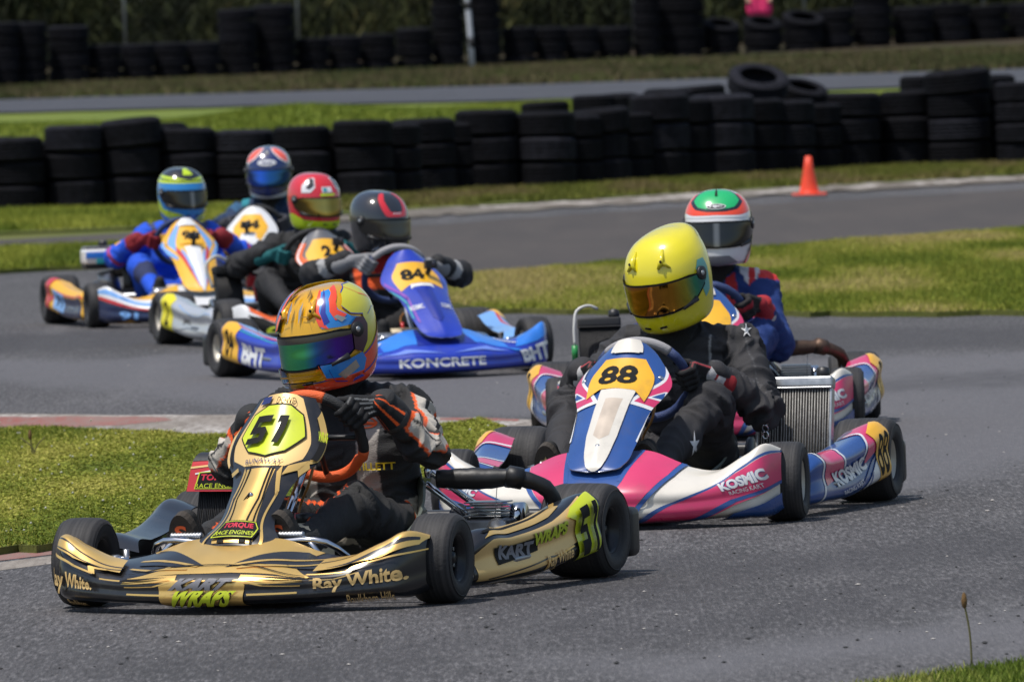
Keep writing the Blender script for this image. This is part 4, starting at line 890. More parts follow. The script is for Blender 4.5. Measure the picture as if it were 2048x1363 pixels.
def hand(parent, C_, n, e1, e2, ang, R_, colf, elbow, mname, sg, fz=.0028):
    """gloved hand closed round the rim at angle ang; five separate fingers"""
    ra = R(ang); r = e1*math.cos(ra)+e2*math.sin(ra); t = (-e1*math.sin(ra)+e2*math.cos(ra)); 
    if t.z < 0: t = -t
    rim = C_+r*R_*.97; B = []
    def P_(phi, rad, along): return rim+(n*math.cos(R(phi))+r*math.sin(R(phi)))*rad+t*along
    wrist = rim+n*.052+r*.060-t*.030; el = Vector(elbow); wd = (wrist-el).normalized(); wrist = wrist*.75+(el+wd*((rim-el).length-.085))*.25
    for i, (ln, rr) in enumerate(((.92, .0098), (1., .0105), (.96, .0102), (.82, .0090))):
        al = (1.5-i)*.0215; kn = P_(62, .034, al); 
        B += [('palm', wrist+t*al*.45, .017, kn, .0135)]
        pts = [kn, P_(112, .0335, al*.98), P_(112+72*ln, .031, al*.96), P_(112+130*ln, .0285, al*.94)]
        rads = [.0125, rr*1.1, rr, rr*.92]
        for a, b, ra_, rb_ in zip(pts[:-1], pts[1:], rads[:-1], rads[1:]): B.append(('finger%d' % i, a, ra_, b, rb_))
    tb = P_(30, .040, .018); B += [('thumb', wrist+n*.004, .016, P_(10, .036, .030), .0135), ('thumb', P_(10, .036, .030), .0125, P_(-30, .030, .048), .0110), ('thumb', P_(-30, .030, .048), .0110, P_(-75, .0285, .056), .0095)]
    cuff0 = wrist-wd*.0; B += [('cuff', cuff0, .029, cuff0-wd*.035, .031), ('cuff', cuff0-wd*.035, .035, cuff0-wd*.075, .043)]
    g = skin_obj('glove', fuse([(b[0], b[1], b[2], b[3], b[4]) for b in B], fz, .0022, colf=colf, iters=2), colmat(mname, .75, .3, 300), parent)
    return wrist
def ik(a, b, l1, l2, hint):
    a, b = Vector(a), Vector(b); d = b-a; L = min(d.length, (l1+l2)*.999); u = d.normalized(); x = (l1*l1-l2*l2+L*L)/(2*L); hgt = math.sqrt(max(1e-6, l1*l1-x*x))
    h = Vector(hint); h = (h-u*h.dot(u)).normalized(); return a+u*x+h*hgt
def person(K, label, hc, sc, colf, gcol, hel, C_=None, hands=(78, -78), sole=None, solem=None, knee_y=.20, voxel=.0065, elb=(.75, -.55), feet=(.12, -.20), bootcol=(.02, .02, .02), seed=1, lean=0., shrug=0., shw=.178, logos=None, hsc=1.0, foldk=.009, lg=1.):
    n, e1, e2 = C_[1:]; hx, hy, hz = hc; s = sc
    per = None
    st = Vector((hx-.075, hy*.75+lean, hz-.225*s)); hip = Vector((-.32, 0, .155)); che = hip.lerp(st, .62)+Vector((.02, 0, 0)); wa = hip.lerp(st, .28)
    B = []; J = [wa]
    tp = []
    B += [('pelvis', hip+Vector((0, -.075*s, 0)), .105*s, hip+Vector((0, .075*s, 0)), .105*s), ('pelvis', hip+Vector((.10, -.05, .01)), .09*s, hip+Vector((.10, .05, .01)), .09*s)]
    for q in (-1, 1):
        B += [('waist', hip+Vector((0, q*.06*s, 0)), .112*s, wa+Vector((0, q*.055*s, 0)), .110*s), ('chest', wa+Vector((0, q*.055*s, 0)), .110*s, che+Vector((0, q*.075*s, 0)), .115*s), ('chest', che+Vector((0, q*.075*s, 0)), .115*s, st+Vector((-.01, q*.085*s, -.035)), .092*s)]
        B += [('shoulder', st+Vector((0, q*.05*s, .005)), .062*s, st+Vector((0, q*shw*s, -.02+shrug)), .066*s)]
    B += [('neck', st+Vector((0, 0, .01)), .066*s, Vector(hc)-Vector((.035, 0, .09*s)), .060*s), ('head', Vector(hc)-Vector((.01, 0, .02)), .085, Vector(hc)+Vector((-.02, 0, .03)), .088)]
    lab = {}
    hw = []
    o3 = K.location; rz = K.rotation_euler[2]
    for q, ang in ((1, hands[0]), (-1, hands[1])):
        sh = st+Vector((0, q*shw*s, -.02+shrug)); ra = R(ang); r = e1*math.cos(ra)+e2*math.sin(ra); rim = C_[0]+r*.150
        w = rim+n*.07+r*.06; el = ik(sh, w, .30*s, .265*s, (-.1, q*elb[0], elb[1]))
        B += [('uarm'+'RL'[q > 0], sh, .067*s, el, .056*s), ('farm'+'RL'[q > 0], el, .056*s, w.lerp(el, .22), .043*s)]; J += [el, sh]; hw.append((ang, el, q))
        hp = hip+Vector((.04, q*.10*s, -.01)); fy = feet[0] if q > 0 else feet[1]; an = Vector((.49, fy, .165)); kn = ik(hp, an, .437*s*lg, .430*s*lg, (0, q*.48, 1))
        kn = kn*.999; B += [('thigh'+'RL'[q > 0], hp, .092*s, kn, .066*s), ('shin'+'RL'[q > 0], kn, .064*s, an.lerp(kn, .12), .046*s)]; J += [kn, hp+Vector((.06, 0, .04))]
    per = skin_obj('person', fuse(B, voxel, .012, foldk, J, colf, seed), colmat('race_suit', .72, .4, 260, spec=.35), None, o3, (0, 0, rz))
    tag(per, label, 'person', 'kart drivers')
    for ang, el, q in hw: hand(per, C_[0], n, e1, e2, ang, .155, gcol, el, 'glove_leather', q, .0028 if voxel < .008 else .004)
    for q in (1, -1):
        fy = feet[0] if q > 0 else feet[1]; A = Vector((.505, fy, .135)); F_ = [('shaft', A+Vector((-.075, 0, .045)), .044, A+Vector((-.02, 0, .015)), .042), ('sole', A, .036, A+Vector((.025, 0, .07)), .036), ('sole', A+Vector((.025, 0, .07)), .036, A+Vector((.040, 0, .118)), .028)]
        b = skin_obj('boot', fuse(F_, .005, .010, colf=lambda nm, t, a, V: np.tile(bootcol, (len(V), 1)), iters=2), colmat('boot_leather', .75, .3, 200), per)
        if sole:
            nn = Vector((.94, 0, -.34)); up = Vector((.34, 0, .94)); oo = A+Vector((.045, 0, .062))+nn*.030; mb = MB()
            ol = ell(0, 0, .043, .088, 26); mb.add([oo+Vector((0, x, 0))+up*y+nn*.004 for x, y in ol]+[oo+Vector((0, x, 0))+up*y-nn*.030 for x, y in ol], [tuple(range(26))]+[(i, (i+1) % 26, 26+(i+1) % 26, 26+i) for i in range(26)], mat('boot_sole', (.045, .036, .028), .85, bump=.4, bscale=90), True)
            mb.sm = [False]*len(mb.sm)
            if sole == 'S':
                V, F = text2d('S', .03); mb.add([oo+Vector((0, (x-.5)*.038, 0))+up*((y-.5)*.05+.03)+nn*.006 for x, y in V], F, solem, False)
            else:
                pt = star(0, 0, .5, .2); T = tessellate_polygon([[Vector((x, y, 0)) for x, y in pt]]); mb.add([oo+Vector((0, x*.045, 0))+up*(y*.04+.03)+nn*.006 for x, y in pt], T, solem, False)
            mb.build('sole', b)
    hel(per, hc, hsc)
    return per
def decal(per, shapes, name='suit_logo'):
    """shapes: (verts2d, faces, origin, right, up, w, h, mat) projected straight onto the suit surface"""
    bvh = BVHTree.FromPolygons([v.co for v in per.data.vertices], [tuple(p.vertices) for p in per.data.polygons]); mb = MB()
    for V, F, o, r, u, w, h, m in shapes:
        r = Vector(r).normalized(); u = Vector(u); u = (u-r*u.dot(r)).normalized(); nn = r.cross(u); P_ = []; ok = True
        for x, y in V:
            q = Vector(o)+r*((x-.5)*w)+u*((y-.5)*h); hit = bvh.ray_cast(q+nn*.25, -nn)
            if hit[0] is None: ok = False; break
            P_.append(hit[0]+nn*.0035)
        if ok: mb.add(P_, F, m, False)
    if mb.v: mb.build(name, per)
def shp(pts):
    """finely cut polygon in the unit box for projection"""
    T = tessellate_polygon([[Vector((x, y, 0)) for x, y in pts]]); bm = bmesh.new(); bv = [bm.verts.new((x, y, 0)) for x, y in pts]
    for t in T: 
        try: bm.faces.new([bv[i] for i in t])
        except ValueError: pass
    for k in range(1, 16):
        for co_, no in (((k/16, 0, 0), (1, 0, 0)), ((0, k/16, 0), (0, 1, 0))): bmesh.ops.bisect_plane(bm, geom=bm.verts[:]+bm.edges[:]+bm.faces[:], plane_co=co_, plane_no=no)
    bm.verts.index_update(); V = np.array([v.co[:2] for v in bm.verts]); F = [[v.index for v in f.verts] for f in bm.faces]; bm.free(); return V, F
STAR = [(.5+(.5 if i % 2 == 0 else .17)*math.cos(PI/2+PI*i/5)*(1.0), .5+(.5 if i % 2 == 0 else .17)*math.sin(PI/2+PI*i/5)) for i in range(10)]
STAR2 = [(.5, 1), (.60, .66), (1.0, .70), (.68, .50), (.80, .12), (.52, .36), (.30, 0), (.12, .05), (.08, .22), (.25, .42), (.0, .62), (.38, .66)]
WIN = mat('white_thread', (.68, .68, .68), .7); ORT = mat('orange_thread', (.85, .13, .03), .7); YTH = mat('yellow_thread', (.75, .55, .02), .7)
# ================================================================== kart 51 (gold and black)
def put(nm, dst): return dst
def c3(*a): return np.array(a)
def solid(*c): return lambda nm, t, a, V: np.tile(c, (len(V), 1))
K51 = kart('racing_kart', 527, 1208, 20, 'gold and black racing kart number 51 leading on the near bend', dict(rim=RIMB, steer=3, eng=1, pipe=HOSE, onestrut=True, bp=0))
b = bumper(1., 0, BLACK)
g = GOLD
b.poly([(-.26, 1.02), (-.24, .93), (-.10, .75), (-.16, .60), (-.27, .50), (-.10, .545), (.06, .56), (.20, .54), (.30, .47), (.24, .66), (.14, .74), (.26, .86), (.28, 1.02)], g)
b.poly([(-.27, .50), (-.29, .38), (-.18, .41), (-.10, .40), (-.10, .53), (-.20, .52)], g)
b.poly([(.24, .50), (.28, .40), (.17, .37), (.10, .38), (.10, .53)], g)
b.poly([(-.23, .95), (-.11, .76), (-.03, .64), (-.12, .62), (-.26, .72), (-.275, .84)], BLACK)
b.poly([(.24, .92), (.36, .80), (.30, .63), (.14, .66), (.04, .62), (.12, .76)], BLACK)
for q in ([(-.26, .80), (-.16, .70), (-.05, .63)], [(-.275, .66), (-.20, .60), (-.08, .60)], [(.34, .86), (.22, .74), (.06, .64)], [(.37, .74), (.22, .66), (.08, .61)]): b.line(q, .018, g)
for q in ([(-.27, .56), (-.12, .63), (.02, .645), (.14, .62), (.28, .50)],): b.line(q, .008, INK)
b.poly([(-.145, .02), (-.15, .36), (-.11, .44), (.105, .44), (.12, .36), (.11, .02)], g)      # centre plate
for s in (-1, 1):
    b.line([(s*.13, .20), (s*.26, .205)], .022, g); b.line([(s*.12, .40), (s*.17, .34), (s*.27, .33)], .014, g); b.line([(s*.12, .46), (s*.2, .40), (s*.28, .42)], .010, g)
    b.poly([(s*.12, .48), (s*.30, .41), (s*.27, .47)], INK)
# wings
b.poly([(.30, .56), (.40, .60), (.48, .55), (.56, .60), (.59, .80), (.59, 1.02), (.48, 1.02), (.38, .92), (.31, .80)], g)
b.poly([(.33, .60), (.45, .66), (.56, .70), (.56, .66), (.45, .60)], BLACK); b.line([(.31, .70), (.42, .78), (.50, .76), (.58, .86)], .012, BLACK)
b.line([(.29, .50), (.40, .47), (.415, .53), (.58, .52)], .020, g); b.line([(.30, .40), (.36, .38), (.42, .42)], .012, g)
b.poly([(-.30, .56), (-.40, .60), (-.48, .58), (-.56, .62), (-.59, .80), (-.59, 1.02), (-.48, 1.02), (-.38, .92), (-.31, .80)], g)
b.line([(-.56, .74), (-.46, .68), (-.30, .64)], .016, BLACK); b.line([(-.57, .64), (-.45, .60), (-.3, .60)], .012, BLACK)
b.line([(-.57, .56), (-.47, .50), (-.40, .48), (-.41, .56), (-.36, .58)], .024, g); b.line([(-.36, .42), (-.29, .42)], .02, g)
b.text('KART', (-.012, .365), .17, .165, SILV, shear=.25, bold=.06, asp=1., outline=INK, ow=.035)
b.text('WRAPS', (-.012, .180), .19, .165, LIME2, shear=.25, bold=.05, outline=INK, ow=.035)
b.text('Ray White.', (.425, .30), .235, .235, GOLDM, shear=.0, bold=.03, ang=.0); b.text('Baulkham Hills', (.455, .12), .12, .075, GOLDM, bold=.0)
b.text('Ray White.', (-.475, .28), .17, .24, GOLDM, bold=.03); b.text('Baulkham', (-.46, .10), .07, .06, GOLDM, bold=.0)
b.build('front_bumper', K51)
n1 = nassau('narrow', BLACK, INK)
n1.poly([(-.76, .985), (-.86, .76), (-.82, .66), (-.55, .60), (.0, .585), (.5, .60), (.72, .66), (.74, .76), (.62, .985), (.3, 1.01), (-.4, 1.01)], GOLDM)
n1.poly([(-.45, .57), (-.62, .34), (-.55, .14), (-.42, .02), (.42, .02), (.5, .14), (.45, .34), (.36, .57)], g)
for q in ([(-.33, .57), (-.52, .34), (-.36, .15)], [(.22, .57), (.30, .34), (.22, .17)]): n1.line(q, .055, INK)
n1.line([(.30, .57), (.42, .34), (.40, .02)], .05, INK); n1.line([(-.5, .56), (-.72, .36), (-.62, .02)], .05, g); n1.line([(.46, .57), (.75, .40), (.60, .02)], .06, g)
n1.poly([(-.30, .02), (-.26, .17), (-.15, .02)], INK); n1.poly([(.30, .02), (.26, .17), (.16, .02)], INK)
n1.poly([(.84, .62), (1, .66), (1, .94), (.86, .90), (.90, .76)], g); n1.line([(.60, .57), (.84, .62), (.98, .58)], .07, g)
n1.poly([(-.99, .62), (-.92, .64), (-.92, .86), (-.99, .82)], GOLDM); n1.line([(-.96, .56), (-.72, .58)], .03, g)
n1.poly(plate(OCT, (-.04, .795), 1.36, .30), INK); n1.poly(plate(OCT, (-.04, .795), 1.30, .284), LIME)
# block digits
D5 = [(-.5, .5), (.5, .5), (.5, .28), (-.2, .28), (-.2, .12), (.3, .12), (.5, -.02), (.5, -.36), (.3, -.5), (-.5, -.5), (-.5, -.26), (.18, -.26), (.18, -.12), (-.5, -.12)]
D1 = [(-.3, .5), (.22, .5), (.22, -.5), (-.12, -.5), (-.12, .28), (-.3, .22)]
def digs(pn, c, w, h, sh=.0, m=INK, gap=.52):
    pn.poly([(c[0]-w*gap*.5+x*w*.45+y*sh, c[1]+y*h) for x, y in D5], m, 40); pn.poly([(c[0]+w*gap*.52+x*w*.45+y*sh, c[1]+y*h) for x, y in D1], m, 40)
digs(n1, (-.06, .80), .78, .155, .12)
n1.text('RUNAWAY', (-.04, .618), .86, .034, NAVYT, shear=.2, bold=.0); n1.text('DOWD', (.16, .960), .52, .034, INK, shear=.1, bold=.0)
n1.poly([(-.62, .95), (-.30, .95), (-.30, .985), (-.62, .985)], NAVYT)
n1.poly([(-.50, .045), (-.42, .155), (.52, .155), (.60, .11), (.44, .045)], INK); n1.poly([(-.47, .05), (-.40, .150), (.50, .150), (.56, .11), (.42, .05)], LIME); n1.poly([(-.44, .055), (-.38, .145), (.48, .145), (.53, .11), (.40, .055)], INK)
n1.text('TORQUE', (.06, .118), .76, .036, REDT, shear=.2, bold=.03); n1.text('RACE ENGINES', (.02, .075), .86, .024, LIME2, shear=.2, bold=.01)
n1.poly([(.86, .66), (.98, .66), (.99, .78), (.88, .78)], INK); n1.text('WRAPS', (.94, .80), .20, .055, LIME2, ang=PI/2*.0, bold=.03)
n1.build('number_panel', K51)
mb = MB(); p, n = n1.ev(np.array([[0., .36]])); p = p[0]; n = n[0]; mb.lathe([(0, .001), (0, .010), (.006, .008), (.008, .001)], CHROME, tuple(p), 'x', 12); mb.tube(smooth_path([p+n*.01, p+np.array([.015, -.02, -.02]), p+np.array([.01, -.03, -.04]), p+np.array([.016, -.012, -.025]), p+n*.01], 14), .0018, INK, 6); mb.build('panel_clip', K51)
for s in (1, -1):
    q = pod(s, BLACK, INK)
    if s > 0:
        q.poly([(-.335, .10), (-.345, .56), (-.27, .66), (.10, .74), (.30, .84), (.30, .34), (.0, .17)], GOLDM)
        q.line([(-.24, .74), (.1, .82), (.28, .97)], .02, g); q.line([(-.29, .07), (.04, .18), (.30, .26)], .018, BLACK); q.line([(-.29, .13), (.06, .26), (.16, .23)], .018, BLACK); q.line([(.04, .12), (.055, .22), (.2, .27)], .02, g)
        q.poly([(-.30, .72), (.1, .80), (.20, .86), (.20, .98), (.05, .93), (-.2, .88)], g); q.line([(-.28, .80), (.05, .87), (.19, .92)], .03, INK); q.line([(-.24, .04), (.1, .10)], .016, g)
        q.poly([(-.25, .28), (-.265, .52), (.0, .60), (.0, .38)], INK); q.text('KART', (-.135, .45), .21, .22, SILV, ang=.0, bold=.05, outline=INK, ow=.03)
        q.text('WRAPS', (.07, .56), .20, .20, LIME2, bold=.05, outline=INK, ow=.035)
        q.text('Ray White', (.115, .20), .15, .17, GOLDM, bold=.02)
        q.poly([(.17, .70), (.215, .78), (.345, .84), (.355, .08), (.225, .06), (.215, .60)], LIME)
        for dig, cx in ((D5, .256), (D1, .316)): q.poly([(cx+x*.046, .43+y*.56) for x, y in dig], INK, 40)
    q.build('side_pod', K51)
C51 = steering(K51, (.125, .02, .462), [(-38, 22, ORL), (22, 108, BLK_G), (108, 232, ORL), (232, 322, BLK_G)], .150)
def cover51(o, w, h):
    q = Panel([-.5, .5], [0, 1], [[(.028, (u)*w*1.25, h-.055), (.045, u*w*1.22, h+.03), (.02, u*w*1.05, h+.062), (-.03, u*w*1.0, h+.066)] for u in (-.5, 0, .5)] if False else [[(.05, u*w*1.25, h-.05), (.040, u*w*1.15, h+.045), (-.02, u*w*1.08, h+.07), (-.05, u*w, h+.065)] for u in (-.5, -.17, .17, .5)], 12, 10, REDV, thick=.004) if False else None
    q = Panel([-.5, -.17, .17, .5], [0, .45, .8, 1], [[(.05, u*w*1.30, h-.05), (.040, u*w*1.18, h+.05), (-.01, u*w*1.1, h+.078), (-.05, u*w, h+.065)] for u in (-.5, -.17, .17, .5)], 12, 10, REDV, thick=.004, inner=MBLACK)
    q.poly([(-.5, .40), (.5, .46), (.5, 1), (-.5, 1)], MBLACK); q.line([(-.5, .30), (.5, .40)], .03, GOLDM); q.line([(-.4, .22), (.5, .36)], .02, WHITE)
    q.poly([(-.38, .03), (-.34, .24), (.4, .28), (.5, .03)], LIME); q.poly([(-.36, .04), (-.32, .23), (.38, .27), (.47, .04)], INK); q.text('TORQUE', (.02, .17), .64, .09, REDT, shear=.15, bold=.03); q.text('RACE ENGINES', (.02, .07), .78, .06, LIME2, bold=0)
    q.build('cover', o)
radiator(K51, (-.10, -.40, .10), .17, .24, R(-8), True, cover51, DARK)
mb = MB(); mb.tube(smooth_path([(-.06, -.36, .36), (-.02, -.34, .42), (-.06, -.28, .46)], 12), .005, mat('clear_hose', (.5, .42, .25), .3), 8); mb.build('overflow_hose', K51)
# driver 51
OR_, WH_, BK_ = (.80, .11, .02), (.50, .46, .40), (.025, .025, .026)
def suit51(nm, t, a, V):
    C = np.tile(BK_, (len(V), 1)); 
    for arm in ('uarmL', 'uarmR', 'farmL', 'farmR'):
        m = nm == arm; sg = 1 if arm[-1] == 'L' else -1; x = np.where(m, a, 999)
        x = (x+180) % 360-180; st = m & (np.abs(x) < 46); C[st] = OR_; C[m & (np.abs(x) < 38)] = WH_; C[m & (np.abs(x-4) < 7)] = BK_
        if arm[0] == 'f': C[m & (t > .62)] = BK_; C[m & (np.abs(t-.60) < .03) & (np.abs(x) < 44)] = OR_
        else: C[m & (t < .12)] = BK_
    w = (nm == 'waist') | (nm == 'pelvis'); C[w & (V[:, 2] > .13)] = (.40, .36, .29); C[w & (V[:, 2] > .275)] = OR_; C[w & (V[:, 2] > .285)] = BK_
    th = (nm == 'thighL') | (nm == 'thighR'); C[th & (t < .16)] = (.40, .36, .29); C[th & (np.abs(t-.17) < .015)] = OR_
    for leg, sg in (('thighL', 1), ('thighR', -1)):
        m = nm == leg; C[m & (np.abs(a-28*sg) < 5) & (t > .17)] = OR_
    for leg, sg in (('shinL', 1), ('shinR', -1)): m = nm == leg; C[m & (np.abs(a-30*sg) < 6)] = OR_
    ch = (nm == 'chest') & (np.abs(V[:, 1]-.055) < .035) & (V[:, 0] > -.3); C[ch] = (.33, .30, .27)
    ch = (nm == 'chest') & (np.abs(V[:, 1]+.14) < .03) & (V[:, 0] > -.3); C[ch] = WH_
    C[(nm == 'neck') | (nm == 'head')] = (.012, .012, .013); C[(nm == 'shoulder') & (np.abs(V[:, 1]) < .09)] = (.012, .012, .013); return C
def glove51(nm, t, a, V):
    C = np.tile((.014, .014, .015), (len(V), 1)); c = nm == 'cuff'; C[c & (np.sin(a/9) > .75)] = OR_; C[c & (t > .93)] = (.05, .05, .05); C[(nm == 'palm') & (np.abs(np.abs(a)-80) < 10)] = (.22, .22, .22); C[((nm == 'finger0') | (nm == 'finger2')) & (np.abs(a) < 16)] = (.10, .10, .10); return C
G2 = mat('helmet_gold', (.84, .43, .008), .2, .3, coat=1); HRED = mat('helmet_fluoro_red', (.85, .07, .02), .2, coat=1); HBL = mat('helmet_sky_blue', (.02, .22, .62), .2, coat=1); HROY = mat('helmet_royal', (.02, .03, .30), .2, coat=1)
HLIM = mat('helmet_lime', (.60, .56, .03), .2, coat=1); HSIL = mat('helmet_silver', (.45, .42, .36), .25, .6, coat=1); HBLK = mat('helmet_black', (.015, .015, .018), .15, coat=1); HWH = mat('helmet_white', (.72, .72, .74), .15, coat=1)
def wave(sg, u0, pts): return [(sg*(u0+x), y) for x, y in pts]
GSH = mat('helmet_gold_shadow', (.34, .18, .01), .2, .3, coat=1)
def paint51(h):
    h.poly([(-180, -.02), (180, -.02), (180, .30), (110, .24), (70, .205), (40, .205), (0, .20), (-40, .205), (-70, .205), (-110, .24), (-180, .30)], HRED); h.line([(-70, .215), (0, .215), (70, .215)], .010, HROY)
    for s in (1, -1):
        w = lambda p: [(s*x, y) for x, y in p]
        h.poly(w([(36, .62), (29, .72), (30, .82), (40, .92), (70, .93), (60, .84), (64, .74), (80, .66), (94, .62), (84, .59), (60, .60)]), HBL)
        h.poly(w([(33, .64), (27, .74), (30, .86), (38, .93), (46, .95), (38, .86), (34, .76), (40, .66), (46, .60)]), HRED)
        h.poly(w([(40, .64), (36, .74), (44, .88), (56, .95), (48, .86), (44, .74), (48, .66)]), HROY)
        h.poly(w([(56, .66), (50, .74), (54, .84), (74, .93), (100, .95), (78, .88), (64, .80), (62, .74), (74, .68), (68, .665)]), HRED)
        h.poly(w([(64, .635), (72, .655), (60, .70), (54, .69)]), HSIL)
        h.poly(w([(70, .76), (80, .68), (96, .64), (96, .56), (92, .42), (84, .33), (104, .38), (130, .48), (160, .56), (178, .58), (178, .88), (150, .90), (110, .92), (84, .86)]), HLIM)
        h.line(w([(70, .76), (80, .68), (97, .64)]), .008, HROY); h.line(w([(84, .86), (110, .92), (150, .90), (178, .88)]), .008, HROY); h.line(w([(100, .90), (110, .80), (140, .70), (170, .68)]), .008, HRED); h.line(w([(104, .62), (120, .66), (150, .62)]), .006, HROY)
        h.poly(w([(80, .30), (86, .345), (104, .39), (130, .49), (160, .57), (178, .59), (178, .40), (140, .30), (110, .22), (86, .17)]), HRED)
        h.line(w([(84, .33), (104, .385), (130, .485), (178, .585)]), .012, HROY); h.line(w([(84, .20), (110, .26), (140, .34), (178, .44)]), .018, HROY)
        h.poly(w([(30, .34), (36, .24), (58, .215), (84, .22), (88, .30), (84, .36), (62, .335)]), HBL); h.line(w([(28, .34), (34, .23), (58, .21), (86, .215)]), .010, HRED)
        h.poly(w([(50, .25), (58, .20), (78, .26), (74, .32)]), HSIL); h.line(w([(40, .30), (46, .20), (60, .17)]), .010, HROY); h.poly(w([(66, .15), (84, .165), (80, .19), (70, .18)]), HROY)
        h.poly(w([(74, .40), (75, .60), (84, .635), (94, .62), (97, .55), (92, .43), (84, .36)]), mat('helmet_plum_plate', (.06, .02, .04), .3))
        h.poly(w([(6, .68), (9, .76), (8, .84), (4, .78)]), HSIL); h.poly(w([(13, .86), (22, .90), (16, .95)]), GSH)
        h.line(w([(4, .62), (5, .80), (3, .96)]), .007, GSH); h.line(w([(24, .62), (20, .72), (10, .73), (8, .66)]), .007, GSH); h.line(w([(26, .80), (17, .86), (10, .94)]), .008, GSH)
    h.line([(0, .60), (0, .98)], .006, INK); h.line([(-30, .285), (30, .285)], .012, GSH); h.line([(-24, .245), (24, .245)], .008, INK); h.poly([(-9, .21), (9, .21), (7, .24), (-7, .24)], GSH)
V51 = visor_mat('visor_rainbow', [(0, (.01, .03, .03)), (.18, (.02, .35, .32)), (.40, (.10, .62, .22)), (.60, (.05, .45, .25)), (.74, (.02, .14, .62)), (.9, (.10, .02, .5)), (1, (.05, .01, .12))], .08)
def hel51(per, hc, sc): helmet(per, hc, -17, 12, 4, G2, paint51, V51, HBLK, sc, spoiler=.0, pivot=MBLACK)
P51 = person(K51, 'driver in black and orange suit and gold, red and blue helmet steering kart 51', (-.21, -.075, .755), .98, suit51, glove51, hel51, C51, hands=(58, -72), sole='S', solem=ORT, feet=(.085, -.22), seed=1, lean=.015, voxel=.006, elb=(.85, -1.0), hsc=1.0, foldk=.014, shw=.19, lg=.94)
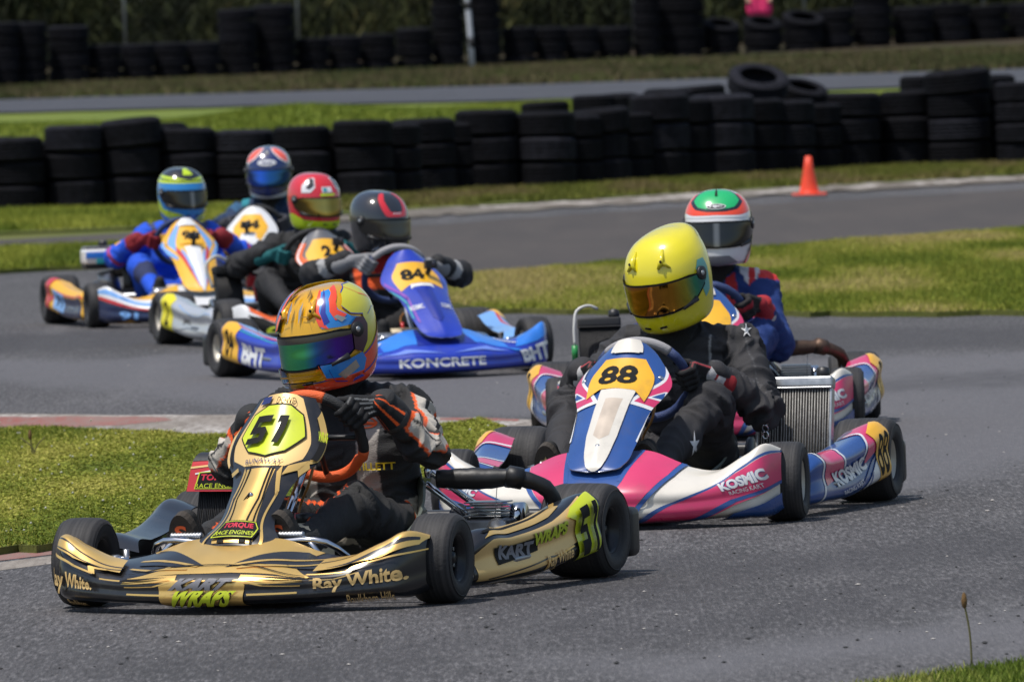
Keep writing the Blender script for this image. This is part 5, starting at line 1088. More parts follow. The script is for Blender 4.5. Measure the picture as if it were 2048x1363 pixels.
# ================================================================== karts 88 and 7 (blue, magenta, white)
def pink_kart(name, x, y, yaw, label, num, spec, zs=1.22):
    K = kart(name, x, y, yaw, label, spec)
    b = bumper(zs, 0, CREAM, CREAM, wing=1.02)
    b.poly([(-.17, 1.02), (-.16, .7), (-.09, .40), (.00, .22), (.05, .40), (.10, .7), (.12, 1.02)], BLUE)
    for s in (-1, 1):
        b.poly([(s*.13, 1.02), (s*.255, 1.02), (s*.235, .74), (s*.17, .35), (s*.10, -.02), (s*.0, -.02), (s*.03, .25), (s*.10, .65)], PINK)
        b.line([(s*.125, 1.0), (s*.09, .6), (s*.01, .1)], .016, BLUE); b.line([(s*.265, 1.0), (s*.245, .74), (s*.18, .34), (s*.115, .0)], .018, BLUE)
        b.poly([(s*.12, -.02), (s*.20, .14), (s*.33, .36), (s*.45, .54), (s*.578, .64), (s*.578, .27), (s*.45, .18), (s*.36, .08), (s*.28, -.02)], PINK)
        b.line([(s*.12, .0), (s*.20, .16), (s*.33, .38), (s*.45, .56), (s*.578, .66)], .022, BLUE)
        b.line([(s*.27, .0), (s*.36, .11), (s*.45, .22), (s*.578, .285)], .030, BLUE); b.poly([(s*.37, -.02), (s*.45, .12), (s*.578, .19), (s*.578, .04), (s*.54, -.02)], BLUE)
        if s > 0: b.text('KOSMIC', (.475, .425), .135, .135, WHITE, bold=.05, ang=.12, outline=BLUE, ow=.03); b.text('RACING KART', (.487, .315), .10, .045, WHITE, ang=.12, bold=.01)
        else: b.text('KOSMIC', (-.475, .425), .135, .135, WHITE, bold=.05, ang=-.12, outline=BLUE, ow=.03)
    b.build('front_bumper', K)
    n = nassau('wide', BLUE, CREAM)
    for s in (1, -1):
        n.poly([(s*1.02, .54), (s*.36, .56), (s*.86, .80), (s*1.02, .90)], WHITE); n.poly([(s*1.02, .565), (s*.52, .58), (s*.90, .79), (s*1.02, .86)], PINK)
        n.poly([(s*1.02, .62), (s*.72, .62), (s*.96, .70), (s*1.02, .70)], WHITE); n.poly([(s*1.02, .635), (s*.80, .632), (s*.97, .69)], BLUE)
        n.line([(s*1.02, .51), (s*.98, .30)], .05, WHITE)
    n.poly([(-.28, -.02), (-.36, .10), (-.44, .30), (-.42, .50), (-.34, .66), (.44, .66), (.46, .50), (.44, .30), (.36, .10), (.26, -.02)], CREAM)
    n.poly([(-.22, .30), (-.16, .58), (.26, .58), (.22, .30), (0, .26)], mat('cream_scuffed', (.56, .47, .38), .35, coat=.3, var=.12, vscale=12))
    n.poly([(-.70, .605), (-.62, .80), (-.52, .895), (.55, .895), (.66, .80), (.74, .58), (.40, .655), (-.36, .665)], YEL)
    n.poly([(-.5, .93), (-.7, 1.02), (.7, 1.02), (.5, .93)], CREAM); n.poly([(-.36, .925), (-.30, 1.02), (.4, 1.02), (.4, .925)], CREAM)
    n.text(num, (-.04, .775), .80 if len(num) > 1 else .40, .145, INK, bold=.035, shear=.03)
    n.build('number_panel', K)
    mb = MB()
    for u, v in ((.80, .80), (-.84, .79), (0, .215)):
        p, nn = n.ev(np.array([[u, v]])); mb.tube([p[0], p[0]+nn[0]*.004, p[0]+nn[0]*.006], [.010, .009, .003], CHROME, 14)
    mb.build('panel_clip', K)
    for s in (1, -1):
        q = pod(s, BLUE, CREAM, zs=1.04); f = lambda x: x*s
        q.line([(f(-.28), 0), (f(-.24), .3), (f(-.25), .8), (f(-.27), 1)], .016, WHITE); q.poly([(f(-.22), .30), (f(-.235), .76), (f(-.18), 1.02), (f(-.02), 1.02), (f(-.06), .80), (f(-.05), .42)], PINK)
        q.line([(f(-.04), .40), (f(-.045), .80), (f(-.0), 1.0)], .014, WHITE); q.poly([(f(.20), .90), (f(.14), .40), (f(.34), .60), (f(.36), 1.02), (f(.22), 1.02)], PINK)
        q.line([(f(.24), 1.0), (f(.17), .72), (f(.10), .40)], .014, WHITE); q.poly([(f(-.06), .0), (f(.12), .10), (f(.33), .52), (f(.36), .52), (f(.36), -.02), (f(-.06), -.02)], WHITE); q.line([(f(-.28), .02), (f(.08), .14), (f(.34), .58)], .02, BLUE); q.line([(f(.0), .03), (f(.16), .05), (f(.20), .26)], .014, BLUE)
        if s > 0: q.text('KOSMIC', (.0, .42), .30, .24, WHITE, bold=.045, ang=.30, asp=.30/.26 if False else 1, shear=.1, outline=BLUE, ow=.025); q.text('RACING KART', (.02, .20), .19, .06, WHITE, ang=.30, bold=.01)
        pl = [(.225, .82), (.35, .90), (.365, .04), (.27, .06)]; q.poly([(f(a), c) for a, c in pl], YEL)
        q.text(num, (f(.305), .44), .090 if len(num) > 1 else .045, .56, INK, bold=.015)
        q.build('side_pod', K)
    return K
K88 = pink_kart('racing_kart', 1243, 1047, 15.5, 'blue, magenta and white racing kart number 88 on the right', '88', dict(rim=MAG, steer=5, eng=-1, onestrut=True))
C88 = steering(K88, (.15, .0, .452), [(-42, 42, GRY_G), (42, 318, BLU_G)], .158)
radiator(K88, (-.16, .43, .12), .26, .285, R(0))
mb = MB()
for i in range(3): mb.tube([Vector((-.02, .37, .30-i*.022))+Vector((math.cos(a)*.010*(i % 2), math.sin(a)*.010, math.cos(a)*.012)) for a in np.linspace(0, 6.2, 12)], .0025, CHROME, 6)
mb.build('chain', K88)
def suit88(nm, t, a, V):
    C = np.tile((.032, .031, .034), (len(V), 1)); C[(nm == 'head')] = (.02, .02, .02); C[(nm == 'neck')] = (.30, .16, .11); C[(nm == 'neck') & (t < .45)] = (.015, .015, .016)
    m = (nm == 'chest') & (np.abs(np.abs(V[:, 1]-.02)-.13) < .003); C[m] = (.25,)*3
    for leg, sg in (('uarmL', 1), ('farmL', 1), ('thighL', 1), ('shinL', 1)): m = (nm == leg) & (np.abs(a-40) < 1.6); C[m] = (.075, .075, .08)
    return C
def glove88(nm, t, a, V):
    C = np.tile((.016, .016, .017), (len(V), 1)); C[(nm == 'cuff')] = (.24, .015, .02); C[(nm == 'cuff') & (np.abs(a) > 120)] = (.35, .33, .33); C[(nm == 'palm') & (np.abs(np.abs(a)-60) < 12)] = (.40, .06, .07); C[(nm == 'cuff') & (np.abs(t-.1) < .12)] = (.45, .44, .44); C[((nm == 'finger0') | (nm == 'finger2')) & (np.abs(a) < 18)] = (.16, .04, .04); return C
HYEL = mat('helmet_yellow', (.74, .64, .012), .16, coat=1, var=.03); HTEAL = mat('helmet_teal_plate', (.12, .40, .36), .3)
def paint88(h):
    for s in (1, -1):
        h.poly([(s*78, .47), (s*76, .60), (s*84, .66), (s*96, .64), (s*99, .54), (s*94, .36), (s*84, .32)], HTEAL)
    h.line([(-150, .86), (-120, .80), (-150, .62)], .004, INK); h.line([(150, .86), (120, .80), (150, .62)], .004, INK); h.line([(-84, .11), (-40, .14), (40, .14), (84, .11)], .004, mat('yellow_seam', (.45, .36, .01), .3))
V88 = visor_mat('visor_amber', [(0, (.10, .16, .03)), (.14, (.45, .38, .02)), (.26, (.55, .20, .01)), (.5, (.34, .12, .01)), (.78, (.50, .24, .01)), (.90, (.40, .40, .04)), (.96, (.05, .35, .20)), (1, (.03, .2, .25))], .07)
def hel88(per, hc, sc): helmet(per, hc, -14, 21, 4, HYEL, paint88, V88, None, sc, spoiler=.022, pivot=MBLACK)
P88 = person(K88, 'driver in plain black suit and bright yellow helmet with amber visor steering kart 88', (-.20, .01, .79), 1.04, suit88, glove88, hel88, C88, hands=(84, -80), sole='star', solem=mat('sole_gold', (.40, .28, .12), .6), feet=(.105, -.23), seed=4, lean=.03, voxel=.0065, elb=(.6, -.8), hsc=1.04, foldk=.016, shw=.19)
# kart 7
K7 = pink_kart('racing_kart', 1413, 875, 2.5, 'blue, magenta and white racing kart number 7 half hidden behind kart 88', '7', dict(rim=MAG, eng=1, pipe=RUST, onestrut=True))
C7 = steering(K7, (.14, .02, .46), [(0, 360, BLU_G)], .155)
radiator(K7, (-.12, -.41, .14), .17, .29, R(5), metal=DARK)
mb = MB(); mb.tube(smooth_path([(-.13, -.42, .50), (-.12, -.45, .515), (-.11, -.50, .50), (-.08, -.515, .44), (-.06, -.515, .36)], 16), .006, mat('clear_tube', (.5, .5, .48), .3), 8); mb.tube([(-.06, -.515, .36), (-.06, -.515, .30)], .013, mat('green_filter', (.02, .25, .06), .4), 10); mb.build('overflow_hose', K7)
def suit7(nm, t, a, V):
    C = np.tile((.012, .036, .16), (len(V), 1)); C[(nm == 'neck') | (nm == 'head')] = (.012,)*3
    for sg, q in ((1, 'uarmL'), (-1, 'uarmR')): m = (nm == q) & (t < .03); C[m] = (.55, .03, .03)
    m = (nm == 'shoulder') & (np.abs(V[:, 1]) > .155); C[m] = (.62, .60, .62); m = (nm == 'shoulder') & (np.abs(np.abs(V[:, 1]-.06)-.145) < .012); C[m] = (.55, .03, .03)
    for q in ('farmL', 'farmR'): m = (nm == q) & ((np.abs(a) > 150) | (t > .86)); C[m] = (.36, .02, .025)
    m = (nm == 'chest') & (np.abs(V[:, 1]-.12) < .02); C[m] = (.42, .02, .025); return C
def glove7(nm, t, a, V):
    C = np.tile((.018, .016, .017), (len(V), 1)); C[(nm == 'finger1') | (nm == 'cuff')] = (.30, .02, .03); C[(nm == 'palm') & (np.sin(a/14) > .3)] = (.03,)*3; C[(nm == 'cuff') & (t > .8)] = (.4, .4, .4); return C
HGRN = mat('helmet_green', (.01, .42, .13), .2, coat=1)
def paint7(h):
    h.poly([(-120, .60), (-60, .625), (0, .64), (60, .625), (120, .60), (140, .8), (0, .98), (-140, .8)], HWH); h.poly([(-100, .69), (-45, .655), (0, .665), (45, .655), (100, .69), (120, .85), (0, .97), (-120, .85)], HRED)
    h.poly([(-70, .99), (-66, .80), (-40, .72), (-14, .70), (14, .70), (40, .72), (66, .80), (70, .99)], HBLK); h.poly([(-62, .99), (-56, .82), (-34, .745), (0, .72), (34, .745), (56, .82), (62, .99)], HGRN)
    for s in (1, -1): h.poly([(s*92, .05), (s*88, .30), (s*94, .62), (s*128, .80), (s*178, .84), (s*178, .10)], HGRN); h.poly([(s*60, .06), (s*66, .20), (s*92, .34), (s*104, .06)], HRED); h.line([(s*58, .08), (s*66, .26), (s*96, .42)], .02, HBLK)
    h.poly([(-40, .15), (-20, .24), (20, .24), (40, .15), (0, .10)], SILV)
    h.poly(ell(0, .755, 17, .030), HWH); h.poly(ell(0, .755, 15, .024), INK); h.text('HJC', (0, .755), 22, .030, HWH, bold=.05, asp=1); h.poly([(-3, .88), (3, .88), (2, .97), (-2, .97)], INK)
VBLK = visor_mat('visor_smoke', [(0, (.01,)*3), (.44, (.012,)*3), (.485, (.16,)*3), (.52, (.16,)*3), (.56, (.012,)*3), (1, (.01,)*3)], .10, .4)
def hel7(per, hc, sc): helmet(per, hc, -3, 4, 0, HWH, paint7, VBLK, None, sc, spoiler=.01, vparts='')
P7 = person(K7, 'driver in blue and red suit and green topped helmet behind the yellow helmet', (-.20, .075, .815), 1.05, suit7, glove7, hel7, C7, hands=(74, -85), feet=(.12, -.18), seed=7, lean=-.01, voxel=.009, elb=(.25, -.8), hsc=1.0)
# ================================================================== kart 84 (blue)
K84 = kart('racing_kart', 847, 752, -20, 'bright blue racing kart with number 84 panel in the middle of the pack', dict(rim=MAG, eng=1, strut=False, steer=-3))
b = bumper(1.12, 0, RBLUE, RBLUE)
b.poly([(-.30, .62), (-.2, .70), (0, .66), (.2, .70), (.32, .60), (.30, 1.02), (-.30, 1.02)], SKYB); b.poly([(-.14, .66), (.16, .66), (.10, 1.02), (-.10, 1.02)], DBLUE); b.poly([(.36, .58), (.48, .50), (.58, .56), (.58, 1.02), (.42, 1.02)], SKYB); b.poly([(-.36, .58), (-.48, .50), (-.58, .56), (-.58, 1.02), (-.42, 1.02)], SKYB)
for s in (-1, 1): b.poly([(s*.02, .50), (s*.2, .62), (s*.32, .50), (s*.18, .54)], mat('pale_blue_swirl', (.16, .26, .75), .3, coat=.5)); b.poly([(s*.30, .60), (s*.36, .52), (s*.40, .40), (s*.35, .46)], SKYB); b.line([(s*.28, .92), (s*.33, .76), (s*.37, .68)], .012, WHITE)
b.poly([(-.6, -.02), (.6, -.02), (.58, .10), (.3, .0), (-.3, .0), (-.58, .10)], DBLUE)
b.text('KONCRETE', (-.035, .28), .42, .20, WHITE, bold=.03); b.text('BHT', (.465, .30), .165, .27, WHITE, bold=.05, ang=.08); b.text('BHT', (-.465, .30), .165, .27, WHITE, bold=.05, ang=-.08); b.build('front_bumper', K84)
n = nassau('wide', RBLUE, WHITE)
n.poly([(-.75, .60), (-.70, .80), (-.55, .90), (.60, .90), (.72, .80), (.78, .62), (.3, .66), (-.3, .66)], YEL); n.text('84', (-.12, .77), .72, .13, INK, bold=.055)
n.poly([(-.42, .60), (-.35, .655), (.35, .655), (.42, .60), (.30, .62), (-.30, .62)], WHITE); n.poly([(-.24, .26), (-.30, .59), (.30, .59), (.24, .26), (0, .20)], DBLUE); n.line([(-.95, .72), (-.75, .52), (-.82, .25)], .07, mat('violet_stripe', (.22, .05, .40), .3, coat=.5)); n.line([(-1, .62), (-.86, .46), (-.94, .3)], .05, TEALV)
for s in (-1, 1): n.text('KOSMIC', (s*.62, .40), .50, .05, WHITE, ang=s*-1.2 if False else 0, bold=.02)
n.build('number_panel', K84); action_camera(K84, .35, .78, n)
for s in (1, -1):
    q = pod(s, RBLUE, WHITE, zs=1.03); q.poly([(s*-.36, .80), (s*.3, .84), (s*.36, 1.02), (s*-.36, 1.02)], LBLUE); q.line([(s*-.35, .76), (s*.1, .88), (s*.34, .86)], .03, REDV); q.line([(s*-.35, .66), (s*.0, .80), (s*.3, .80)], .02, TEALV)
    q.poly([(s*.22, .84), (s*.36, .92), (s*.36, -.02), (s*.18, -.02)], YEL); q.text('84', (s*.285, .44), .075, .52, INK, bold=.03); q.text('BHT', (s*.03, .36), .24, .42, WHITE, bold=.05); q.build('side_pod', K84)
C84 = steering(K84, (.14, .0, .475), [(-50, 50, GRY_G), (50, 310, BLU_G)], .155)
def suit84(nm, t, a, V):
    C = np.tile((.02, .02, .022), (len(V), 1)); C[(nm == 'neck') | (nm == 'head')] = (.45, .02, .02); m = (nm == 'chest') & (V[:, 0] > -.3) & (V[:, 2] > .40) & (np.abs(V[:, 1]+.02) < .07); C[m] = (.75, .10, .02)
    for q in ('farmR', 'farmL'): C[(nm == q) & (np.abs(t-.45) < .1)] = (.35,)*3
    C[(nm == 'pelvis')] = (.04, .04, .05); return C
def paint84(h):
    for s in (1, -1): h.poly([(s*22, .95), (s*26, .84), (s*16, .70), (s*6, .66), (s*0, .66), (s*0, .63), (s*26, .63), (s*34, .72), (s*44, .86), (s*42, .94)], HRED2)
    h.poly([(-22, .62), (22, .62), (26, .68), (-26, .68)], HRED2); h.text('AGV', (0, .665), 20, .02, HWH, bold=.03); h.poly([(-26, .02), (-18, .17), (18, .17), (26, .02)], HRED2)
HRED2 = mat('helmet_red', (.62, .02, .03), .2, coat=1); HGRY = mat('helmet_grey', (.024, .025, .030), .16, coat=1)
VSMK = visor_mat('visor_dark', [(0, (.02,)*3), (.5, (.05,)*3), (1, (.02,)*3)], .12, .5)
def hel84(per, hc, sc): helmet(per, hc, 20, 8, 0, HGRY, paint84, VSMK, None, sc, vparts='')
P84 = person(K84, 'driver in dark suit and grey helmet with red stripes steering the bright blue kart', (-.20, .05, .725), .98, suit84, solid(.22, .22, .23), hel84, C84, hands=(80, -66), seed=9, voxel=.009, elb=(.9, -.3), hsc=1.0)
# ================================================================== kart 2 (white, orange, grey)
K2 = kart('racing_kart', 667, 687, -17, 'white, orange and grey racing kart number 2 partly hidden behind the blue kart', dict(rim=MAG, eng=-1, strut=False))
b = bumper(1.1, 0, WHITE, WHITE)
for s in (-1, 1):
    b.poly([(s*.30, .98), (s*.54, 1.02), (s*.50, .64), (s*.34, .58), (s*.18, .70)], ORV); b.poly([(s*.52, .56), (s*.44, .60), (s*.24, .44), (s*.0, .40), (s*.0, .05), (s*.30, .05), (s*.46, .26)], INK); b.line([(s*.50, .66), (s*.3, .56), (s*.05, .50)], .03, ORV)
    b.text('CRG', (s*.34, .34), .18, .22, LIME2, bold=.06, shear=.2)
b.build('front_bumper', K2); n = nassau('wide', GREYV, WHITE)
n.poly([(-.72, .60), (-.70, .80), (-.5, .92), (.5, .92), (.70, .80), (.74, .60), (0, .66)], YEL); n.text('2', (-.02, .78), .34, .15, INK, bold=.06)
for s in (-1, 1): n.poly([(s*.2, .60), (s*.95, .62), (s*.98, .30), (s*.4, .16), (s*.3, .30)], ORV); n.line([(s*.45, .50), (s*.75, .30)], .06, LIME); n.line([(s*.95, .68), (s*.45, .62), (s*.3, .40)], .05, INK); n.poly([(s*.62, .60), (s*1.02, .60), (s*1.02, .92), (s*.74, .90), (s*.80, .78)], ORV); n.line([(s*.9, .95), (s*.97, .62)], .06, WHITE)
n.poly([(-.20, .1), (-.24, .55), (.24, .55), (.20, .1)], CREAM); n.build('number_panel', K2); action_camera(K2, .30, .80, n)
for s in (1, -1):
    q = pod(s, mat('silver_white_vinyl', (.52, .54, .58), .25, .3, coat=.5), WHITE, zs=1.05); q.poly([(s*.22, .84), (s*.36, .92), (s*.36, -.02), (s*.20, -.02)], mat('acid_yellow', (.70, .62, .02), .35)); q.text('2', (s*.285, .44), .045, .5, INK)
    q.line([(s*-.30, .70), (s*-.1, .60), (s*.15, .78)], .012, LBLUE); q.line([(s*-.28, .20), (s*.0, .30), (s*.18, .16)], .010, NAVY); q.text('JMS', (s*.02, .42), .10, .16, GREYV, bold=.02); q.build('side_pod', K2)
C2 = steering(K2, (.14, .0, .46), [(0, 360, BLK_G)], .155); radiator(K2, (-.12, -.38, .12), .15, .26, R(10), metal=DARK)
mb = MB(); mb.tube(smooth_path([(-.12, -.40, .44), (-.10, -.46, .47), (-.08, -.52, .44), (-.06, -.50, .30)], 14), .009, mat('clear_tube'), 8); mb.build('overflow_hose', K2)
mb = MB()
for i in range(4): mb.tube(smooth_path([(-.2, -.30+i*.02, .44-i*.04), (-.14, -.27+i*.02, .36), (-.10, -.25+i*.03, .22)], 10), .008, (REDV, HOSE, DARK, REDV)[i], 8)
mb.box((-.14, -.27, .33), (.05, .05, .06), REDV, bev=.01); mb.build('coolant_hoses', K2)
def suit2(nm, t, a, V):
    C = np.tile((.020, .020, .022), (len(V), 1)); C[(nm == 'pelvis')] = (.03, .03, .03); C[(nm == 'waist') & (V[:, 2] < .2)] = (.7, .1, .02); return C
HL2 = mat('helmet_acid_lime', (.50, .68, .01), .25, coat=1)
def paint2(h):
    h.poly([(-180, -.02), (180, -.02), (180, .24), (90, .34), (60, .27), (0, .26), (-60, .27), (-90, .34), (-180, .24)], HL2)
    for s in (1, -1): h.poly([(s*28, .88), (s*28, .74), (s*40, .66), (s*64, .65), (s*66, .76), (s*48, .88)], HWH); h.poly([(s*32, .86), (s*30, .76), (s*42, .70), (s*54, .72), (s*44, .80), (s*48, .88)], HBLK)
    h.poly([(-12, .66), (12, .66), (12, .74), (-12, .74)], HWH); h.poly([(-9, .67), (0, .67), (0, .73), (-9, .73)], TEALV); h.poly([(-18, .61), (18, .61), (16, .645), (-16, .645)], HL2)
VGOLD = visor_mat('visor_bronze', [(0, (.10, .07, .01)), (.4, (.45, .33, .08)), (.55, (.22, .15, .02)), (1, (.12, .09, .01))], .10)
def hel2(per, hc, sc): helmet(per, hc, 17, 6, 0, HRED2, paint2, VGOLD, None, sc, vparts='')
P2 = person(K2, 'driver in black suit and red helmet with acid lime chin behind the blue kart', (-.20, .11, .745), 1.0, suit2, solid(.012, .11, .12), hel2, C2, hands=(80, -88), seed=11, voxel=.009, elb=(.9, -.4), hsc=1.0)
# ================================================================== kart 44 (white)
K44 = kart('racing_kart', 503, 612, 6, 'plain white racing kart number 44 at the back of the pack', dict(rim=MAG, eng=1, strut=False))
b = bumper(1.1, 0, WHITE, WHITE); b.poly([(-.2, .5), (.2, .5), (.12, 1.02), (-.12, 1.02)], GREYV); b.build('front_bumper', K44); n = nassau('wide', WHITE, WHITE)
n.poly([(-.62, .56), (-.66, .80), (-.5, .92), (.5, .92), (.66, .80), (.62, .56), (.35, .60), (.3, .66), (-.3, .66), (-.35, .60)], YEL); n.text('44', (-.02, .79), .76, .13, INK, bold=.055); n.poly([(-.2, .15), (-.26, .52), (.26, .52), (.2, .15)], CREAM)
n.build('number_panel', K44); action_camera(K44, -.05, .66, n)
for s in (1, -1): q = pod(s, WHITE, WHITE, zs=1.03); q.poly([(s*.22, .84), (s*.36, .92), (s*.36, -.02), (s*.20, -.02)], YEL); q.text('44', (s*.285, .44), .075, .5, INK); q.build('side_pod', K44)
C44 = steering(K44, (.14, .0, .46), [(0, 360, BLK_G)], .155)
def suit44(nm, t, a, V):
    C = np.tile((.015, .035, .085), (len(V), 1)); C[(nm == 'neck') | (nm == 'head')] = (.015,)*3; C[(nm == 'shoulder') & (np.abs(V[:, 1]) > .11)] = (.02, .22, .28); C[(nm == 'uarmR') & (np.sin(t*12) > .4)] = (.03, .10, .2); return C
HNAV = mat('helmet_navy', (.012, .025, .12), .2, coat=1); HCOR = mat('helmet_coral', (.82, .12, .08), .25, coat=.6)
def paint44(h):
    h.poly([(-180, -.02), (180, -.02), (180, .30), (90, .40), (76, .24), (0, .16), (-76, .24), (-90, .40), (-180, .30)], HWH)
    for s in (1, -1):
        h.poly([(s*18, .97), (s*20, .88), (s*34, .76), (s*60, .66), (s*74, .68), (s*78, .80), (s*60, .95)], HWH); h.poly([(s*24, .955), (s*25, .88), (s*38, .775), (s*60, .685), (s*70, .70), (s*72, .80), (s*56, .94)], HCOR)
    h.poly(ell(0, .70, 24, .050), HWH); h.poly(ell(0, .70, 20.5, .040), HNAV); h.poly(ell(0, .70, 20, .037), HWH); h.text('Arai', (0, .70), 26, .042, HNAV, bold=.06, shear=.2); h.poly([(-7, .84), (7, .84), (5, .92), (-5, .92)], SILV)
VBLU = visor_mat('visor_blue', [(0, (.01, .04, .3)), (.35, (.02, .12, .75)), (.55, (.01, .10, .35)), (1, (.01, .08, .2))], .08)
def hel44(per, hc, sc): helmet(per, hc, 4, 8, 0, HNAV, paint44, VBLU, None, sc, vparts='')
P44 = person(K44, 'driver in navy and teal suit and coral and navy helmet in the white kart', (-.20, .02, .80), 1.02, suit44, solid(.05, .05, .06), hel44, C44, seed=13, voxel=.010, hsc=1.02)
# ================================================================== kart 91 (yellow, white, blue, red)
K91 = kart('racing_kart', 390, 647, -14, 'yellow, white, light blue and red racing kart number 91 leftmost at the back', dict(rim=DARK, eng=-1, strut=False))
b = bumper(1.12, 0, NAVY, WHITE)
b.poly([(-.58, .44), (-.4, .36), (-.2, .36), (0, .40), (.2, .36), (.4, .36), (.58, .44), (.58, 1.02), (-.58, 1.02)], WHITE)
for s in (-1, 1):
    b.poly([(s*.30, .78), (s*.45, .76), (s*.56, .86), (s*.5, 1.02), (s*.12, 1.02), (s*.14, .74)], YEL); b.line([(s*.58, .64), (s*.45, .60), (s*.3, .58), (s*.1, .62)], .10, LBLUE); b.line([(s*.575, .48), (s*.45, .42), (s*.3, .38), (s*.0, .40)], .07, REDV)
    b.text('91', (s*.43, .20), .10, .16, LBLUE, bold=.05); b.poly([(s*.34, .0), (s*.42, .12), (s*.54, .0)], YEL)
b.build('front_bumper', K91); n = nassau('wide', YEL, WHITE)
for s in (1, -1): n.poly([(s*.62, .98), (s*.8, .8), (s*1.02, .8), (s*1.02, .6), (s*.8, .50), (s*.62, .62), (s*.50, .80), (s*.42, .98)], LBLUE); n.line([(s*.78, .92), (s*.86, .74), (s*.72, .58)], .10, YEL); n.line([(s*.20, .16), (s*.40, .36), (s*.62, .62)], .14, REDV); n.line([(s*.14, .12), (s*.30, .34), (s*.46, .60)], .10, LBLUE)
n.poly([(-.06, -.02), (-.2, .22), (-.34, .50), (-.30, .66), (.30, .66), (.34, .50), (.2, .22), (.06, -.02)], WHITE); n.poly([(-.42, .70), (-.44, .90), (.44, .90), (.42, .70)], YEL)
n.text('91', (0, .82), .58, .11, INK, bold=.05); n.poly([(-.55, .93), (.55, .93), (.5, 1.02), (-.5, 1.02)], WHITE); n.build('number_panel', K91); action_camera(K91, .05, .69, n)
for s in (1, -1):
    q = pod(s, YEL, WHITE, zs=1.03); q.poly([(s*-.3, .1), (s*-.28, .62), (s*.1, .60), (s*.12, .05)], NAVY); q.line([(s*-.3, .68), (s*.15, .66), (s*.3, .30)], .05, REDV); q.poly([(s*.02, .2), (s*.04, .66), (s*.24, .66), (s*.22, .2)], LBLUE); q.text('91', (s*.12, .42), .11, .28, INK, bold=.03); q.poly([(s*.28, .9), (s*.36, .9), (s*.36, 0), (s*.30, 0)], REDV); q.build('side_pod', K91)
C91 = steering(K91, (.14, .0, .46), [(0, 360, BLU_G)], .155)
mb = MB(); mb.box((-.30, -.40, .385), (.16, .21, .09), WHITE, bev=.02); mb.box((-.30, -.40, .335), (.15, .20, .04), MBLACK, bev=.01); mb.box((-.219, -.40, .395), (.004, .19, .035), SKYB, bev=.001); mb.box((-.217, -.40, .36), (.004, .07, .03), TEALV, bev=.001)
mb.tube([(-.30, -.36, .30), (-.30, -.34, .18)], .06, STEEL, 16); mb.box((-.30, -.40, .435), (.14, .19, .02), GREYV, bev=.006); mb.lathe([(.44, .001), (.44, .028), (.475, .026), (.48, .001)], MBLACK, (-.30, -.38, 0), 'z', 14); mb.build('air_box', K91)
mb = MB(); mb.tube(smooth_path([(-.26, -.30, .30), (-.15, -.26, .30), (-.12, -.26, .2)], 10), .04, HOSE, 14); mb.build('intake_duct', K91)
def suit91(nm, t, a, V):
    C = np.tile((.012, .085, .62), (len(V), 1)); C[(nm == 'neck') | (nm == 'head')] = (.015,)*3; C[(nm == 'shoulder') & (np.abs(V[:, 1]) > .08)] = (.05, .06, .14)
    for q in ('uarmR', 'uarmL'): C[(nm == q) & (t > .70) & (t < .92)] = (.75, .38, .04)
    for q in ('farmR', 'farmL'): C[(nm == q) & (t < .12)] = (.55, .05, .04); C[(nm == q) & (t > .72)] = (.22, .012, .02)
    C[(nm == 'chest') & (np.abs(V[:, 2]-.47) < .03) & (V[:, 0] > -.3)] = (.75, .38, .04); C[(nm == 'waist') & (np.abs(V[:, 1]) < .05)] = (.02, .02, .05)
    for q in ('shinR', 'shinL'): C[(nm == q) & (t > .2) & (t < .6)] = (.02, .03, .09)
    return C
HCY = mat('helmet_cyan_blue', (.02, .22, .58), .2, coat=1)
def paint91(h):
    h.poly([(-180, .66), (-60, .70), (0, .71), (60, .70), (180, .66), (180, .92), (-180, .92)], HL2); h.poly([(-40, .80), (0, .76), (40, .80), (180, .84), (180, 1.02), (-180, 1.02), (-180, .84)], HBLK); h.line([(-180, .76), (0, .745), (180, .76)], .02, HBLK)
    h.poly([(-16, .84), (-12, .98), (12, .98), (16, .84)], HL2); h.poly([(-90, .60), (90, .60), (90, .68), (-90, .68)], HCY); h.line([(-60, .64), (60, .64)], .012, HCOR if False else REDV) if False else None
    for s in (1, -1): h.poly([(s*2, .02), (s*6, .16), (s*30, .24), (s*80, .30), (s*96, .44), (s*104, .30), (s*70, .16), (s*24, .02)], HL2)
    h.poly([(-12, .02), (-6, .16), (6, .16), (12, .02)], HBLK)
def hel91(per, hc, sc): helmet(per, hc, 14, 6, 0, HCY, paint91, VBLK, None, sc, vparts='')
P91 = person(K91, 'driver in royal blue suit with maroon gloves and lime and blue helmet at far left', (-.20, .075, .735), 1.0, suit91, solid(.20, .012, .02), hel91, C91, hands=(84, -84), seed=15, voxel=.010, elb=(1.0, -.7), hsc=1.0)
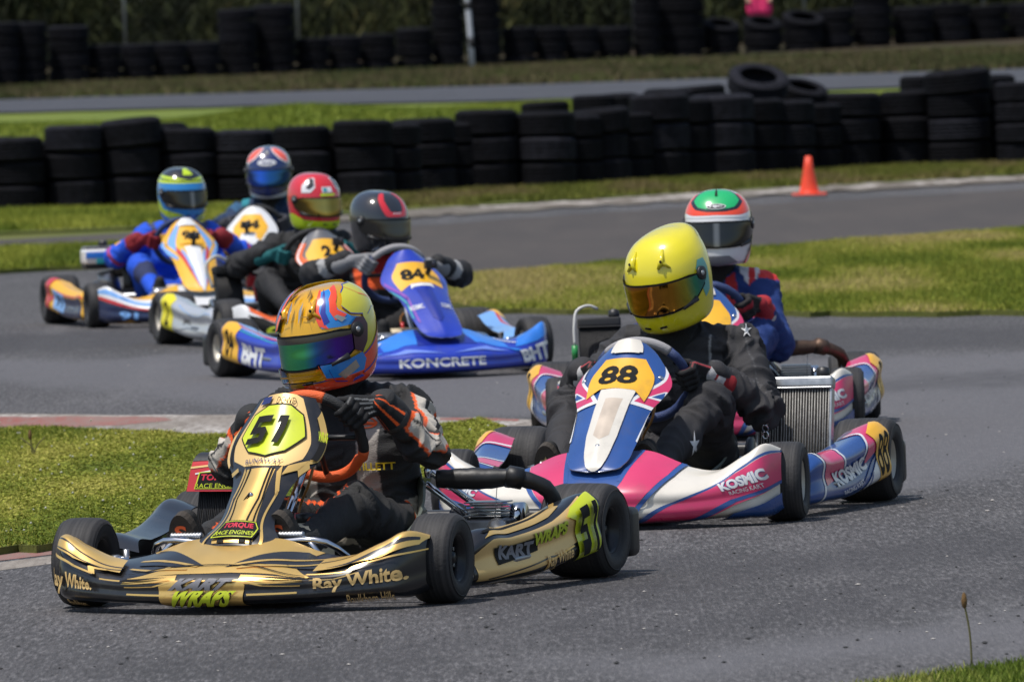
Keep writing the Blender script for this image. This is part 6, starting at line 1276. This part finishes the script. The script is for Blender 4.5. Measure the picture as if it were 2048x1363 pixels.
# spectator beyond the far wall
sp = atdist(1518, -5, 176); z0 = float(terr(sp[0], sp[1]))
def suitS(nm, t, a, V):
    C = np.tile((.85, .04, .17), (len(V), 1)); C[(nm == 'leg') & (V[:, 2] < .68)] = (.03, .035, .06); C[(nm == 'arm') & (t > .4)] = (.40, .24, .17); C[(nm == 'head')] = (.40, .24, .17); C[(nm == 'head') & (V[:, 2] > 1.62)] = (.05, .03, .02); return C
BS = [('torso', (0, -.09, .82), .16, (0, -.10, 1.35), .14), ('torso', (0, .09, .82), .16, (0, .08, 1.35), .12), ('torso', (0, -.13, 1.42), .06, (0, .13, 1.42), .06), ('head', (0, 0, 1.45), .055, (0, 0, 1.52), .055), ('head', (0, 0, 1.60), .095, (0, 0, 1.64), .098),
      ('leg', (0, -.09, .95), .10, (0, -.10, .50), .07), ('leg', (0, -.10, .50), .07, (0, -.10, .06), .045), ('leg', (0, .09, .95), .10, (0, .10, .50), .07), ('leg', (0, .10, .50), .07, (0, .10, .06), .045), ('arm', (0, -.18, 1.40), .055, (.03, -.26, 1.12), .045), ('arm', (.03, -.26, 1.12), .045, (.16, -.20, .98), .035), ('arm', (0, .18, 1.40), .055, (.03, .26, 1.12), .045), ('arm', (.03, .26, 1.12), .045, (.16, .20, .98), .035)]
o = skin_obj('person', fuse(BS, .02, colf=suitS), colmat('race_suit'), None, (sp[0], sp[1], z0), (0, 0, R(-90))); tag(o, 'spectator in a bright pink top standing behind the far tyre wall', 'person')
# ------------------------------------------------------------------ stitched and printed marks on the suits
def W_(K, p): return p
def txt(s_, b=.03): V, F = text2d(s_, b); return V, F
sV, sF = shp(STAR)
decal(P88, [(sV, sF, (-.2, .275, .60), (-.27, .96, 0), (0, 0, 1), .040, .050, WIN)])
decal(P88, [(sV, sF, (.2, .175, .245), (-.27, .96, 0), (0, 0, 1), .036, .095, WIN)])
V_, F_ = txt('sparco', .02)
decal(P51, [(V_, F_, (-.2, .20, .595), (-.34, .94, .25), (0, -.2, 1), .085, .03, WIN)])
V_, F_ = txt('TILLETT', .02); decal(P51, [(V_, F_, (-.16, .08, .36), (0, 1, 0), (0, 0, 1), .11, .022, YTH)])
V_, F_ = txt('S', .06); decal(P51, [(V_, F_, (-.15, .06, .50), (-.34, .94, 0), (0, 0, 1), .075, .055, ORT)])
